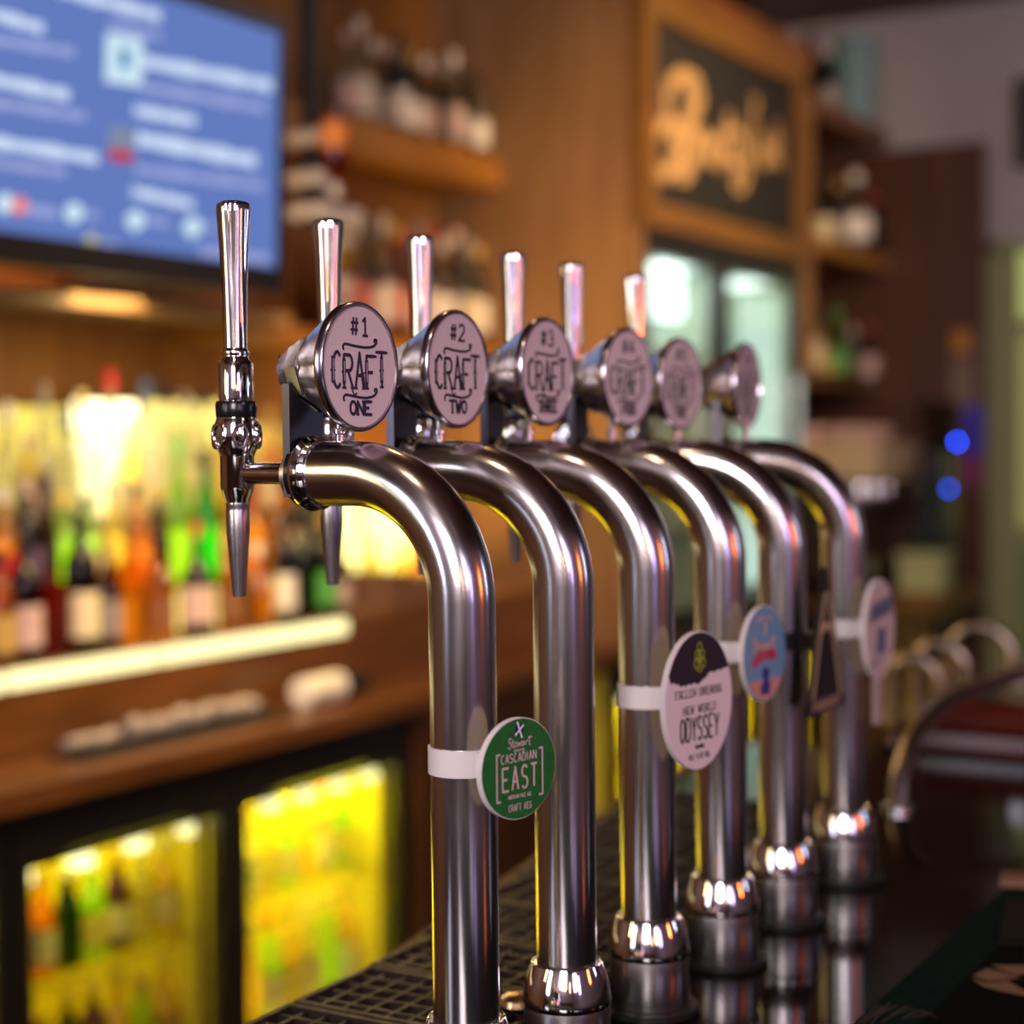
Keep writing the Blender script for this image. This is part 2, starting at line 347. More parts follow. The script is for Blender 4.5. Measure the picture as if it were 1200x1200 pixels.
# ------------------------------------------------------------------ beer fonts
FY_ = [1.072, 1.229, 1.385, 1.551, 1.715, 1.910]
TY_ = [1.077, 1.204, 1.348, 1.521, 1.648, 1.806]
BD = [.0930, .0955, .0943, .0952, .1081, .1115]           # badge distance along the arm
BYAW = [1.4, -.2, .8, 4.2, 3.3, -4.5]
BZ = [1.676, 1.679, 1.6815, 1.681, 1.679, 1.6815]
NUM = ['ONE', 'TWO', 'THREE', 'FOUR', 'FIVE', 'SIX']
FX = -.673; ZB = 1.10
AZ = 1.594-ZB; BR = .096; PR = .0252
def craft_badge(H, k, P):
    """P: matrix of the face centre in the font's space; H: holder object"""
    def mk(): m = MB(); m.M = P; return m
    m = mk(); m.prism(ellipse(.0462, .0462, 64), -.001, .0012); m.build('badge_face', BADGE, H)
    m = mk(); z = .0016
    text(m, '#'+str(k+1), .0, .0240, .0135, .0100, .32, .0021, z, serif=.0 if k else .0)
    m.ribbon(spline([(-.0205,.0125),(-.0212,.0150),(-.0180,.0168),(-.008,.0158),(.006,.0150),(.016,.0160),(.0208,.0185),(.0215,.0212),(.0190,.0212),(.0188,.0196)]), .0021, z)
    m.ribbon(spline([(-.0205,-.0262),(-.0212,-.0240),(-.0180,-.0218),(-.008,-.0228),(.006,-.0238),(.016,-.0224),(.0208,-.0195),(.0212,-.0170),(.0188,-.0168),(.0184,-.0186)]), .0021, z)
    # CRAFT in western lettering with serifs, spurs and an inline
    cw, h, y0, adv = .0108, .0270, -.0165, .01425
    x = -.0345
    for ci, ch in enumerate('CRAFT'):
        yy = y0 + (.0015 if ch == 'T' else 0); hh = h - (.002 if ci in (1, 3) else 0)
        if ch == 'C': sts = [arc(.55,.5,.5,.5,48,312,14)]
        else: sts = G[ch]
        for si, st in enumerate(sts):
            Q = [(x+p[0]*cw, yy+p[1]*hh) for p in st]
            m.ribbon(Q, .0027, z)
            for e, q in ((Q[0], st[0]), (Q[-1], st[-1])):
                if (q[1] in (0, 1)): m.ribbon([(e[0]-.0026, e[1]), (e[0]+.0026, e[1])], .0019, z)
        sx = {'C': x+.0006, 'R': x, 'A': x+.003, 'F': x, 'T': x+cw*.5}[ch]
        m.ribbon([(sx, yy+hh*.12), (sx, yy+hh*.88)] if ch != 'A' else [(x+cw*.78, yy+hh*.45), (x+cw, yy)], .0040, z)
        if ch != 'A': m.add([(sx-.0036, yy+hh*.48, z), (sx, yy+hh*.38, z), (sx+.0034, yy+hh*.48, z), (sx, yy+hh*.58, z)], [(0,1,2,3)])
        if ch == 'R': m.ribbon(spline([(x+cw*.8, yy+.004), (x+cw, yy-.003), (x+cw*1.25, yy-.0055), (x+cw*1.45, yy-.0035)], 4), .0016, z)
        x += adv
    text(m, NUM[k], 0, -.0365, .0098, .0072 if len(NUM[k]) < 4 else .0052, .3, .0026, z, serif=.0018)
    m.build('lettering', PURPLE if k in (0,) else mat('ink_violet_black', (.024, .012, .034), .5), H)
    m = mk(); x = -.0345; z = .0020
    for ci, ch in enumerate('CRAFT'):
        yy = y0+(.0015 if ch == 'T' else 0); hh = h-(.002 if ci in (1, 3) else 0)
        sx = {'C': x+.0006, 'R': x, 'A': None, 'F': x, 'T': x+cw*.5}[ch]
        if sx is not None: m.ribbon([(sx, yy+hh*.2), (sx, yy+hh*.8)], .0007, z)
        x += adv
    m.build('letter_inline', BADGE, H)

ORD = ['first', 'second', 'third', 'fourth', 'fifth', 'sixth']
for i in range(6):
    dy = TY_[i]-FY_[i]; L = hypot(.216, dy); phi = -atan2(dy, .216)
    t = thing('beer_font', 'steel swan-neck beer font whose round badge reads #%d CRAFT %s' % (i+1, NUM[i]), 'beer font', (FX, FY_[i], ZB), phi, 'row of steel beer fonts on the bar')
    # base
    MB().lathe([(.0, 0), (.044, 0), (.046, .002), (.046, .005), (.044, .007), (0, .007)], 40).build('rubber_foot', RUBBER, t, True)
    MB().lathe([(.0355, .007), (.0365, .010), (.0362, .048), (.0356, .052), (.0352, .0522)], 48).build('base_sleeve', SATIN, t, True)
    MB().lathe([(.0362, .0522), (.0372, .0545), (.0370, .058), (.0345, .072), (.0305, .084), (.0293, .0868), (.0283, .0872), (.0270, .086)], 48).build('base_collar', CHROME, t, True)
    # swan neck
    pts = [(0, 0, .02), (0, 0, .1), (0, 0, .2), (0, 0, .3), (0, 0, AZ-BR)]
    for k in range(1, 17):
        a = k/16*pi/2; pts.append((-BR+BR*cos(a), 0, AZ-BR+BR*sin(a)))
    pts += [(-BR-.02, 0, AZ), (-.131, 0, AZ)]
    MB().tube(pts, PR, 48).build('swan_neck', STEEL, t, True)
    # end flanges, washer, lock nut
    m = MB(); m.lathe([(.024, -.128), (.0272, -.1285), (.0285, -.131), (.0272, -.1335), (.0262, -.1345), (.0272, -.1355), (.0295, -.1385), (.0285, -.1415), (.022, -.1425)], 48, axis='x', c=(0,0,AZ))
    m.build('end_flange', CHROME, t, True)
    m = MB(); m.lathe([(.0, -.1425), (.0262, -.1425), (.0262, -.1475), (.0, -.1475)], 40, axis='x', c=(0,0,AZ)); m.build('washer', BLACKP, t, True)
    m = MB(); m.lathe([(.0, -.1515), (.0180, -.1515), (.0190, -.1525), (.0190, -.1575), (.0180, -.1585), (0, -.1585)], 40, axis='x', c=(0,0,AZ-.001)); m.build('lock_nut', mat('matt_nut_steel', (.7, .66, .66), .35, 1), t, True)
    # bracket carrying the badge holder
    b = MB().box(-.1515, -.1445, -.021, .021, AZ-.018, AZ+.070).build('bracket', mat('bracket_steel', (.13, .12, .15), .35, 1), t)
    MB().lathe([(0, AZ+.024), (.0032, AZ+.024), (.0032, AZ+.030), (.0050, AZ+.031), (.0050, AZ+.034), (.0028, AZ+.035), (.0028, AZ+.046), (0, AZ+.046)], 16, c=(-.112, 0, 0)).build('locating_pin', CHROME, t, True)
    # badge holder: chrome funnel
    by = radians(BYAW[i])+phi                              # phi is minus the arm's turn
    P = face_matrix((-BD[i], 0, BZ[i]-ZB), 0) @ Matrix()
    ang = radians(BYAW[i])+phi                              # face yaw in the font's own space (world yaw = ang - phi)
    P = face_matrix((-BD[i], 0, BZ[i]-ZB), ang)
    m = MB(); m.M = P
    m.lathe([(.0462, .0), (.0468, .0022), (.0488, .0022), (.0496, .0008), (.0496, -.004), (.0488, -.0052), (.0462, -.0085), (.0400, -.019), (.0330, -.030), (.0262, -.041), (.0200, -.051), (.0145, -.060), (.0100, -.067), (.0, -.070)], 64)
    h = m.build('badge_holder', HOLDER, t, True)
    m = MB(); m.M = P; m.lathe([(.0464, .0009), (.0469, .0026), (.0489, .0026), (.0499, .0008), (.0499, -.0026), (.0492, -.003)], 64); m.build('badge_rim', RIM, h, True)
    m = MB(); m.M = P; m.lathe([(.0300, -.036), (.0310, -.038), (.0225, -.0555), (.0120, -.0715), (0, -.0715)], 8); m.build('back_shell', HOLDER, h)
    m = MB(); m.M = P
    W_ = [(-.0345, -.034), (-.0110, -.0730), (.0110, -.0730), (.0110, -.0716), (-.0105, -.0716), (-.0325, -.0350)]
    vs = [(sx_, q[0], q[1]) for sx_ in (-.0075, .0075) for q in W_]; n_ = len(W_)
    m.add(vs, [tuple(range(n_)), tuple(range(2*n_-1, n_-1, -1))]+[(k, n_+k, n_+(k+1) % n_, (k+1) % n_) for k in range(n_)]); m.build('back_gasket', BLACKP, h)
    craft_badge(h, i, P)
    # tap
    X = -L
    tb = MB()
    tb.tube([(-.158, 0, AZ), (X+.010, 0, AZ)], .0086, 24)
    tb.lathe([(.0, AZ-.0235), (.0098, AZ-.0235), (.0105, AZ-.021), (.0132, AZ-.0135), (.0138, AZ-.010), (.0138, AZ+.0135), (.0150, AZ+.0165), (.0178, AZ+.022), (.0190, AZ+.030), (.0186, AZ+.037), (.0165, AZ+.0435), (.0162, AZ+.045)], 40, c=(X, 0, 0))
    tp = tb.build('tap_body', CHROME, t, True)
    m = MB()
    for k in range(6):
        a = k*pi/3+.35; m.M = Matrix.Translation((X, 0, AZ+.030)) @ Matrix.Rotation(a, 4, 'Z') @ Matrix.Translation((.0186, 0, 0)) @ Matrix.Rotation(pi/2, 4, 'Y')
        ring = [(.0095*cos(q*pi/10), .0058*sin(q*pi/10), .0) for q in range(21)]
        m.tube(ring, .0011, 6, False)
    m.build('oval_boss', CHROME, tp, True)
    m = MB(); m.lathe([(.0160, AZ+.045), (.0166, AZ+.0465), (.0168, AZ+.056), (.0158, AZ+.0582), (.0120, AZ+.0585)], 40, c=(X, 0, 0)); m.build('black_band', BLACKP, tp, True)
    m = MB(); m.lathe([(.0138, AZ+.0583), (.0140, AZ+.060), (.0140, AZ+.088), (.0128, AZ+.0905), (.0108, AZ+.093), (.0104, AZ+.0945), (.0110, AZ+.096), (.0108, AZ+.099), (.0095, AZ+.101)], 40, c=(X, 0, 0))
    m.tube([(X+.0088, -.0105, AZ+.064), (X+.0101, -.0121, AZ+.064)], .0022, 12); m.build('valve_stem', CHROME, tp, True)
    ht = 1.8125-ZB
    m = MB(); hz0 = AZ+.1005; hl = ht-hz0
    prof = [(.0096, hz0), (.0098, hz0+.02), (.0104, hz0+hl*.4), (.0118, hz0+hl*.7), (.0136, hz0+hl*.925), (.0138, hz0+hl*.955), (.0130, hz0+hl*.985), (.0105, ht-.0006), (.006, ht+.0004), (0, ht+.0008)]
    m.lathe(prof, 48, lobes=lambda hh: (6, .13*max(0, min(1, (hh-hz0)/hl*1.4-.15))), c=(X, 0, 0)); m.build('tap_handle', CHROME, tp, True)
    m = MB(); m.lathe([(.0098, AZ-.0235), (.0100, AZ-.026), (.0092, AZ-.028), (.0096, AZ-.030), (.0096, AZ-.046), (.0080, AZ-.066), (.0055, AZ-.0995), (.0048, AZ-.0995), (.0046, AZ-.09)], 32, c=(X, 0, 0)); m.build('nozzle', SATIN, tp, True)

# ------------------------------------------------------------------ pump clips on the columns
def clip(name, label, i, r, z, yaw, w_, h_, facemat, bandmat, outline=None, th=.005, edge=WHITEP, bw=.020):
    t = thing(name, label, 'pump clip', (FX, FY_[i], z), 0, 'pump clips strapped to the font columns')
    P = face_matrix((r*cos(yaw), -r*sin(yaw), 0), yaw)
    ol = outline or ellipse(w_/2, h_/2, 72)
    m = MB(); m.M = P; m.prism(ol, -th, 0); pl = m.build('plate', [edge], t)
    m = MB(); m.M = P; m.prism([(x*.985, y*.985) for x, y in ol], .0, .0004); m.build('printed_face', facemat, pl)
    m = MB(); m.M = P; m.prism([(x*.96, y*.96) for x, y in ol], -th-.0004, -th); m.build('plate_back', BACKC if edge is WHITEP else edge, pl)
    m = MB(); m.lathe([(.0253, -bw/2), (.0268, -bw/2), (.0268, bw/2), (.0253, bw/2), (.0253, -bw/2)], 48); m.build('strap', bandmat, t, True)
    m = MB(); m.M = P; m.box(-.012, .012, -bw/2+.001, bw/2-.001, -(r-.0255), -th); m.build('strap_arm', bandmat, t)
    return t, pl, P
SPINK = mat('pale_pink_print', (.60, .42, .42), .5)
GREEN = mat('green_print', (.009, .135, .022), .5, noise=.25, nscale=300)
t, pl, P = clip('pump_clip', 'green round pump clip reading CASCADIAN EAST on the first column', 0, .0585, 1.3815, radians(15), .0755, .0735, GREEN, WHITEP)
z = .0009
m = MB(); m.M = P
text(m, 'CASCADIAN', 0, .0055, .0062, .0030, .42, .0010, z)
text(m, 'EAST', 0, -.0145, .0165, .0062, .55, .0018, z)
for s in (-1, 1): m.ribbon([(s*.0195, .0125), (s*.0232, .0125), (s*.0232, -.0215), (s*.0195, -.0215)], .0016, z)
text(m, 'AMERICAN PALE ALE', 0, -.0208, .0026, .0011, .3, .0005, z)
text(m, 'CRAFT KEG', 0, -.0300, .0048, .0019, .4, .0007, z)
text(m, 'BREWING', 0, .0128, .0016, .0013, .3, .0004, z)
# script word under the flag
def script(m, pts_list, ox, oy, s, wd, z):
    for pts in pts_list: m.ribbon(spline([(ox+p[0]*s, oy+p[1]*s) for p in pts], 5), wd, z)
STEW = [[(1.1,2.4),(.6,2.7),(.1,2.2),(.5,1.5),(1.0,.8),(.6,-.1),(0,-.1),(-.3,.4)],
        [(1.7,2.3),(1.6,.3),(1.9,.0),(2.2,.5)],[(1.3,1.6),(2.1,1.7)],
        [(2.3,.8),(3.0,1.1),(2.8,1.5),(2.3,.9),(2.6,.1),(3.2,.4)],
        [(3.4,1.4),(3.6,.2),(4.1,1.2),(4.4,.2),(4.9,1.5)],
        [(6.0,1.2),(5.4,1.3),(5.2,.4),(5.7,.2),(6.1,1.2),(6.2,.2)],
        [(6.7,1.3),(6.8,.2)],[(6.8,1.0),(7.3,1.4),(7.6,1.2)],
        [(8.1,2.6),(8.2,.2),(8.5,.1)],[(7.6,2.0),(9.2,2.3)]]
script(m, STEW, -.0112, .0160, .0026, .0010, z)
m.build('lettering', SPINK, pl)
m = MB(); m.M = P; m.add([(-.0050,.0243,z),(.0030,.0236,z),(.0042,.0318,z),(-.0038,.0330,z)], [(0,1,2,3)]); m.build('flag', mat('navy_print', (.015, .012, .09), .5), pl)
m = MB(); m.M = P; m.ribbon([(-.0048,.0246),(.0040,.0316)], .0015, z+.0003); m.ribbon([(-.0026,.0345),(.0022,.0222)], .0015, z+.0003); m.build('flag_cross', mat('flag_white', (.8, .75, .8), .5), pl)

t, pl, P = clip('pump_clip', 'tall white oval pump clip reading NEW WORLD ODYSSEY on the third column', 2, .0575, 1.3885, radians(12), .100, .1220, BADGE, WHITEP)
DARKP = mat('plum_black_print', (.022, .008, .018), .5)
m = MB(); m.M = P; m.cur = 0
top = [(.0500*.985*cos(a), .0610*.985*sin(a)) for a in [radians(25+k*5.2) for k in range(26)]]
jag = [(-.0415,.0185),(-.037,.0195),(-.034,.017),(-.031,.0180),(-.028,.0145),(-.024,.0155),(-.020,.0145),(-.016,.0160),(-.012,.0150),(-.008,.0165),(-.004,.0145),(.0,.0150),(.004,.0175),(.010,.0195),(.015,.0235),(.019,.0235),(.023,.0225),(.027,.0245),(.032,.0235),(.037,.0250)]
poly = [p for p in top if p[1] > .019]
m.add([(x, y, .0007) for x, y in poly[::1]]+[(x, y, .0007) for x, y in jag], [tuple(range(len(poly)+len(jag)))])
m.build('dark_crest', DARKP, pl)
m = MB(); m.M = P
text(m, 'FALLEN BREWING', 0, .0045, .0066, .0040, .28, .0009, z, serif=.0013, slope=0)
text(m, 'NEW WORLD', 0, -.0105, .0066, .0042, .30, .0009, z, serif=.0013)
text(m, 'ODYSSEY', 0, -.0345, .0205, .0062, .36, .0021, z)
text(m, 'BLONDE', 0, -.0420, .0030, .0017, .3, .0010, z)
text(m, 'ALC 4.1% VOL', 0, -.0510, .0046, .0021, .3, .0008, z)
m.build('lettering', INKB, pl)
m = MB(); m.M = P
for (cx, cy, rx, ry) in ((0,.0470,.0032,.0042),(-.0030,.0405,.0040,.0045),(.0030,.0405,.0040,.0045),(0,.0375,.0034,.0042),(-.0040,.0330,.0042,.0048),(.0040,.0330,.0042,.0048),(0,.0300,.0036,.0046)):
    m.ribbon([(cx+rx*cos(k*pi/6), cy+ry*sin(k*pi/6)) for k in range(13)], .0012, .0011)
m.build('hop_emblem', mat('hop_yellow_green', (.34, .38, .02), .5), pl)

t, pl, P = clip('pump_clip', 'sky blue oval pump clip with red banner on the fourth column', 3, .0505, 1.411, radians(10), .0766, .0929, mat('sky_blue_print', (.13, .27, .42), .5, nscale=8, color2=(.20, .30, .46)), WHITEP)
m = MB(); m.M = P
m.add([(.0383*.96*cos(radians(a)), .0464*.96*sin(radians(a)), .0008) for a in range(215, 330, 5)], [tuple(range(23))]); m.build('peach_foot', mat('peach_print', (.62, .25, .2), .5), pl)
m = MB(); m.M = P; script(m, STEW, -.0205, .0035, .0043, .0030, z)
text(m, 'BREWING', 0, .0330, .0034, .0034, .3, .0010, z, bow=14); m.ribbon([(0,.018),(0,.030)], .004, z); m.build('lettering', mat('peach_ink', (.62, .40, .36), .5), pl)
m = MB(); m.M = P; m.ribbon([(-.022,-.010),(-.014,-.0045),(-.004,-.0015),(.008,-.0010),(.020,-.0040)], .0100, z); m.build('red_banner', mat('red_print', (.50, .05, .10), .5), pl)
m = MB(); m.M = P; m.add([(x, y, z) for x, y in ((-.008,-.040),(.008,-.040),(.009,-.030),(.005,-.024),(.009,-.019),(.004,-.014),(-.003,-.013),(-.006,-.020),(-.003,-.026),(-.009,-.032))], [tuple(range(10))]); m.build('indigo_figure', mat('indigo_print', (.04, .03, .22), .5), pl)

tri = [(-.040,-.076),(.040,-.070),(.036,-.050),(.004,.072),(0,.078),(-.004,.072),(-.032,-.050)]
BRZ = mat('bronze_print', (.50, .34, .20), .4)
t, pl, P = clip('pump_clip', 'black triangular pump clip with gold rope border on the fifth column', 4, .0535, 1.405, radians(10), .08, .15, mat('black_print', (.012, .007, .007), .5), BLACKP, outline=tri, edge=BLACKP)
m = MB(); m.M = P
for sgn in (-1, 1):
    for k in range(20):
        f = k/19; x = sgn*(.004+f*.024); y = .050-f*.105; m.ribbon([(x-.003, y-.003), (x+.003, y+.003)], .0030, z)
m.ribbon([(-.010,.010),(-.006,.016),(0,.019),(.006,.016),(.010,.010)], .006, z); m.build('rope_border', BRZ, pl)
m = MB(); m.M = P; m.add([(-.034,-.0735,z-.0003),(.035,-.068,z-.0003),(.034,-.054,z-.0003),(-.032,-.058,z-.0003)], [(0,1,2,3)]); m.build('name_panel', mat('plum_band', (.09, .035, .05), .5), pl)
m = MB(); m.M = P; text(m, 'FARRIERS', 0, -.0685, .008, .0055, .25, .0012, z, slope=.08); m.build('lettering', BRZ, pl)

shield = [(-.0425*cos(a)*1, .0574*sin(a)) for a in [2*pi*k/60 for k in range(60)]]
shield = [(x*(1 if y > -.03 else .8), y) for x, y in shield]
t, pl, P = clip('pump_clip', 'white oval pump clip with grey blue bands on the sixth column', 5, .045, 1.399, radians(5), .085, .115, mat('white_print', (.62, .45, .43), .5), WHITEP, outline=None)
m = MB(); m.M = P; GB = mat('slate_blue_print', (.12, .13, .21), .5)
m.add([(x, y, z) for x, y in ((-.030,.008),(.034,.018),(.032,.038),(-.026,.028))], [(0,1,2,3)]); m.add([(x, y, z) for x, y in ((-.012,-.030),(.014,-.028),(.014,.002),(-.008,.000))], [(0,1,2,3)]); m.ribbon([(-.028,-.042),(-.004,-.034)], .004, z); m.build('blue_bands', GB, pl)
for o in list(COL.objects):
    if o.name.startswith('pump_clip') and o.type == 'EMPTY' and 'sixth' in o['label']: six = o
m = MB(); m.M = P; m.box(-.010, .010, -.110, -.055, -.0048, -.0002); m.build('clip_stem', mat('pink_grey_plastic', (.40, .28, .27), .4), six)

# a small brass cap lying behind the first column
tag(MB().lathe([(0, 0), (.017, 0), (.018, .002), (.0165, .007), (.012, .0095), (0, .0105)], 32).build('brass_cap', mat('brass', (.75, .52, .26), .25, 1), None, True, (-.752, 1.285, 1.1205)), 'domed brass cap on the drip tray between first two columns', 'cap')

# ------------------------------------------------------------------ back bar: counter, fridges, lit ledge
tag(MB().box(-3.36, -2.565, 1.0, 7.3, .890, .935).build('back_counter', WOOD), 'orange brown wooden worktop of the back bar above the lit fridges', 'worktop')
tag(MB().box(-3.34, -2.80, 1.0, 5.10, .935, 1.094).build('ledge_box', WOOD), 'brown wooden upstand under the glowing bottle ledge', 'upstand')
lg = thing('lit_ledge', 'glowing yellow white ledge front running below the bottles', 'light', (-2.80, 2.2, 1.094))
GL = glow('ledge_light', (1.0, .88, .42), 1.8)
for a, b in ((-1.2, -.2), (-.19, .405), (.425, .885), (.905, 1.42), (1.44, 1.66)): MB().box(-.02, .0, a+.003, b-.003, 0, .040).build('light_panel', GL, lg)
MB().box(-.53, -.02, -1.2, 2.88, 0, .044).build('ledge_top', WOODL, lg)
MB().box(-.016, -.001, 1.665, 2.88, 0, .042).build('blank_panel', WOOD, lg)
o = tag(MB().box(-3.37, -2.965, 1.0, 4.08, 1.14, 1.25).build('bottle_step', WOODD), 'dark middle step of the tiered bottle display', 'shelf step')
o = tag(MB().box(-3.37, -3.12, 1.0, 4.35, 1.25, 1.40).build('bottle_step', WOODD), 'dark top step of the tiered bottle display', 'shelf step')
# glowing backlight panels behind the bottles
LP = glow('backlight', (1.0, .80, .20), 2.3); LP2 = glow('backlight_soft', (1.0, .76, .14), 1.2)
def backlight(x, px0, px1, py0, py1, mt, lab):
    a = seen(px0, py0, x=x); b = seen(px1, py1, x=x)
    t = thing('backlight_panel', lab, 'light', (x, a.y, max(1.402, min(a.z, b.z)) if x < -3.1 else 1.141), 0, 'glowing panels behind the bottles')
    w_ = b.y-a.y; h_ = abs(a.z-b.z)
    MB().box(-.02, 0, 0, w_, 0, h_).build('diffuser', mt, t); MB().box(-.03, -.02, -.01, w_+.01, -.01, h_+.01).build('backing', BLACKM, t)
backlight(-3.25, 92, 162, 470, 603, glow('backlight_hot', (1.0, .86, .45), 5), 'brightest white glowing panel behind the bottles left of the stout tap')
backlight(-3.05, 394, 421, 580, 722, glow('backlight_yellow', (1.0, .84, .25), 3.0), 'narrow yellow glowing panel right of the second nozzle')
backlight(-3.05, 431, 500, 585, 712, MATS['backlight_yellow'], 'wide yellow glowing panel framed under the curve of the first font')
backlight(-3.30, -40, 80, 475, 595, LP2, 'soft yellow glowing panel behind bottles at the left edge')
backlight(-3.30, 172, 262, 470, 592, glow('backlight_mid', (1.0, .78, .2), 1.8), 'soft yellow glowing panel behind the green bottles')
backlight(-3.30, 268, 330, 500, 592, LP2, 'dim yellow glowing panel behind the bottles under the first badge')
def riser(x, z0, z1, spans, lab, mt):
    t = thing('lit_riser', lab, 'light', (x, 2.0, z0), 0, 'glowing risers between the bottle tiers')
    for a_, b_ in spans:
        p, q = seen(a_, 510, x=x).y-2.0, seen(b_, 510, x=x).y-2.0
        MB().box(0, .012, p, q, .005, z1-z0-.005).build('light_panel', mt, t)
riser(-3.12, 1.251, 1.40, ((-40, 20), (55, 88), (96, 165), (190, 262), (285, 300)), 'glowing riser behind the middle row of bottles', glow('riser_light', (1.0, .85, .30), 2.8))
riser(-2.965, 1.14, 1.25, ((100, 150), (178, 205), (236, 252), (300, 318)), 'glowing riser behind the front row of bottles', glow('riser_light_dim', (1.0, .76, .18), 1.6))
area('ledge_glow', (-3.0, 3.2, 1.99), (-3.1, 3.2, 1.2), .25, 2.4, 34, (1, .72, .26))
area('wall_glow', (-3.05, 4.75, 1.22), (-3.36, 4.75, 1.8), .1, .8, 16, (1, .64, .16))
area('counter_glow', (-2.5, 4.0, 1.9), (-2.7, 4.0, .9), .2, 1.6, 2.5, (1, .6, .2))
# shelf under the television
a = seen(100, 345, x=-3.05)
tag(MB().box(-3.38, -3.05, 1.2, 3.95, a.z-.03, a.z).build('wooden_shelf', WOODL), 'pale edged shelf just under the television', 'shelf')

def fridge(y0, y1, label, hinge_right=True, warm=1.0):
    x = -2.60; z0, z1 = .205, .757
    t = thing('bottle_fridge', label, 'fridge', (x, y0, 0), 0, 'black under-counter bottle fridges'); L = y1-y0
    BW = mat('fridge_lining', (.78, .66, .06), .5)
    MB().box(-.52, -.04, 0, L, .0, .10).build('plinth', BLACKM, t)
    m = MB(); m.box(-.52, -.50, 0, L, .1, .86); m.box(-.5, -.04, 0, .02, .1, .86); m.box(-.5, -.04, L-.02, L, .1, .86); m.box(-.5, -.04, .02, L-.02, .1, .13); m.box(-.5, -.04, .02, L-.02, .80, .86); m.build('cabinet', BW, t)
    MB().box(-.035, -.0, 0, L, z1+.03, .888).build('top_fascia', BLACKM, t)
    dr = MB(); e = .045
    dr.box(-.035, 0, .003, e, .10, z1+.028); dr.box(-.035, 0, L-e, L-.003, .10, z1+.028); dr.box(-.035, 0, e, L-e, .10, z0); dr.box(-.035, 0, e, L-e, z1, z1+.028)
    dd = dr.build('door', BLACKM, t)
    MB().box(-.022, -.018, e, L-e, z0, z1).build('door_glass', tinted('clear_pane', (.97, .97, .93), .05, .03, 0), dd)
    if hinge_right:
        MB().box(-.004, .006, L-e-.085, L-e-.062, z0+.01, z1).build('door_handle', mat('dark_handle', (.06, .05, .01), .4), dd)
    m = MB()
    for k in range(7): m.box(-.45+.06*k, -.445+.06*k, .025, L-.025, .462, .468)
    for k in range(9): m.box(-.47, -.07, .04+(L-.08)*k/8-.002, .04+(L-.08)*k/8+.002, .460, .464)
    m.build('wire_shelf', mat('fridge_shelf', (.5, .45, .08), .4, .6), t)
    n = max(2, int(L/.14))
    for k in range(n):
        yy = .08+(L-.16)*k/(n-1)
        MB().box(-.085, -.05, yy-.020, yy+.020, .712, .752).build('light_unit', glow('fridge_led', (1.0, .93, .45), 3.5), t)
    l = area('fridge_light', (x-.24, y0+L/2, .79), (x-.27, y0+L/2, .1), .36, L-.1, 16*warm*L/.6, (1, .92, .04)); 
    return t
fridge(1.72, 2.42, 'lit bottle fridge mostly beyond the left edge of the frame')
fridge(2.43, 3.113, 'lit under-counter fridge with amber and pale bottles inside', True, .30)
fridge(3.120, 3.846, 'bright yellow under-counter fridge left of the first column', True, 1.3)
tag(MB().box(-2.62, -2.585, 3.89, 4.75, .02, .888).build('wood_panel', WOODD), 'dark wood panel under the counter right of the bright fridge', 'panel')
fridge(5.10, 5.72, 'lit yellow fridge glimpsed between the third and fourth columns', False)
fridge(5.74, 6.36, 'lit yellow fridge glimpsed between the fourth and fifth columns', False)
fridge(6.38, 7.0, 'lit yellow fridge farthest along the back bar', False)

# ------------------------------------------------------------------ bottles
GLASS = dict(clear=(.86,.86,.78), yellow=(.93,.80,.30), amber=(.86,.47,.08), orange=(.95,.54,.08), brown=(.26,.09,.03), dark=(.05,.03,.02), green=(.10,.78,.12), lime=(.62,.92,.20), dgreen=(.03,.16,.04), red=(.62,.05,.03), wine=(.16,.02,.03), blue=(.35,.6,.85))
PAINT = dict(white=(.75,.70,.66), cream=(.72,.62,.40), pink=(.58,.40,.38), black=(.012,.01,.01), red=(.45,.02,.02), gold=(.5,.33,.08), blue=(.05,.10,.25), grey=(.25,.22,.22), green=(.08,.35,.06), orange=(.8,.25,.03), silver=(.6,.58,.56), brown=(.2,.08,.03), yellow=(.75,.6,.1), purple=(.12,.07,.16), teal=(.08,.22,.28))
KINDS = {   # profile in units of (radius, height)
 'round':   [(.9,0),(1,.02),(1,.52),(.93,.60),(.60,.70),(.36,.76),(.33,.80),(.33,.93)],
 'slender': [(.9,0),(1,.02),(1,.46),(.85,.58),(.55,.70),(.40,.80),(.36,.93)],
 'wine':    [(.9,0),(1,.02),(1,.60),(.92,.66),(.55,.74),(.36,.79),(.34,.93)],
 'squat':   [(.9,0),(1,.03),(1.02,.40),(.9,.52),(.5,.64),(.30,.70),(.28,.92)],
 'square':  [(.95,0),(1,.02),(1,.60),(.85,.66),(.38,.70),(.34,.74),(.34,.92)],
 'beer':    [(.9,0),(1,.02),(1,.50),(.9,.58),(.52,.74),(.42,.82),(.40,.95)]}
PLACES = {}
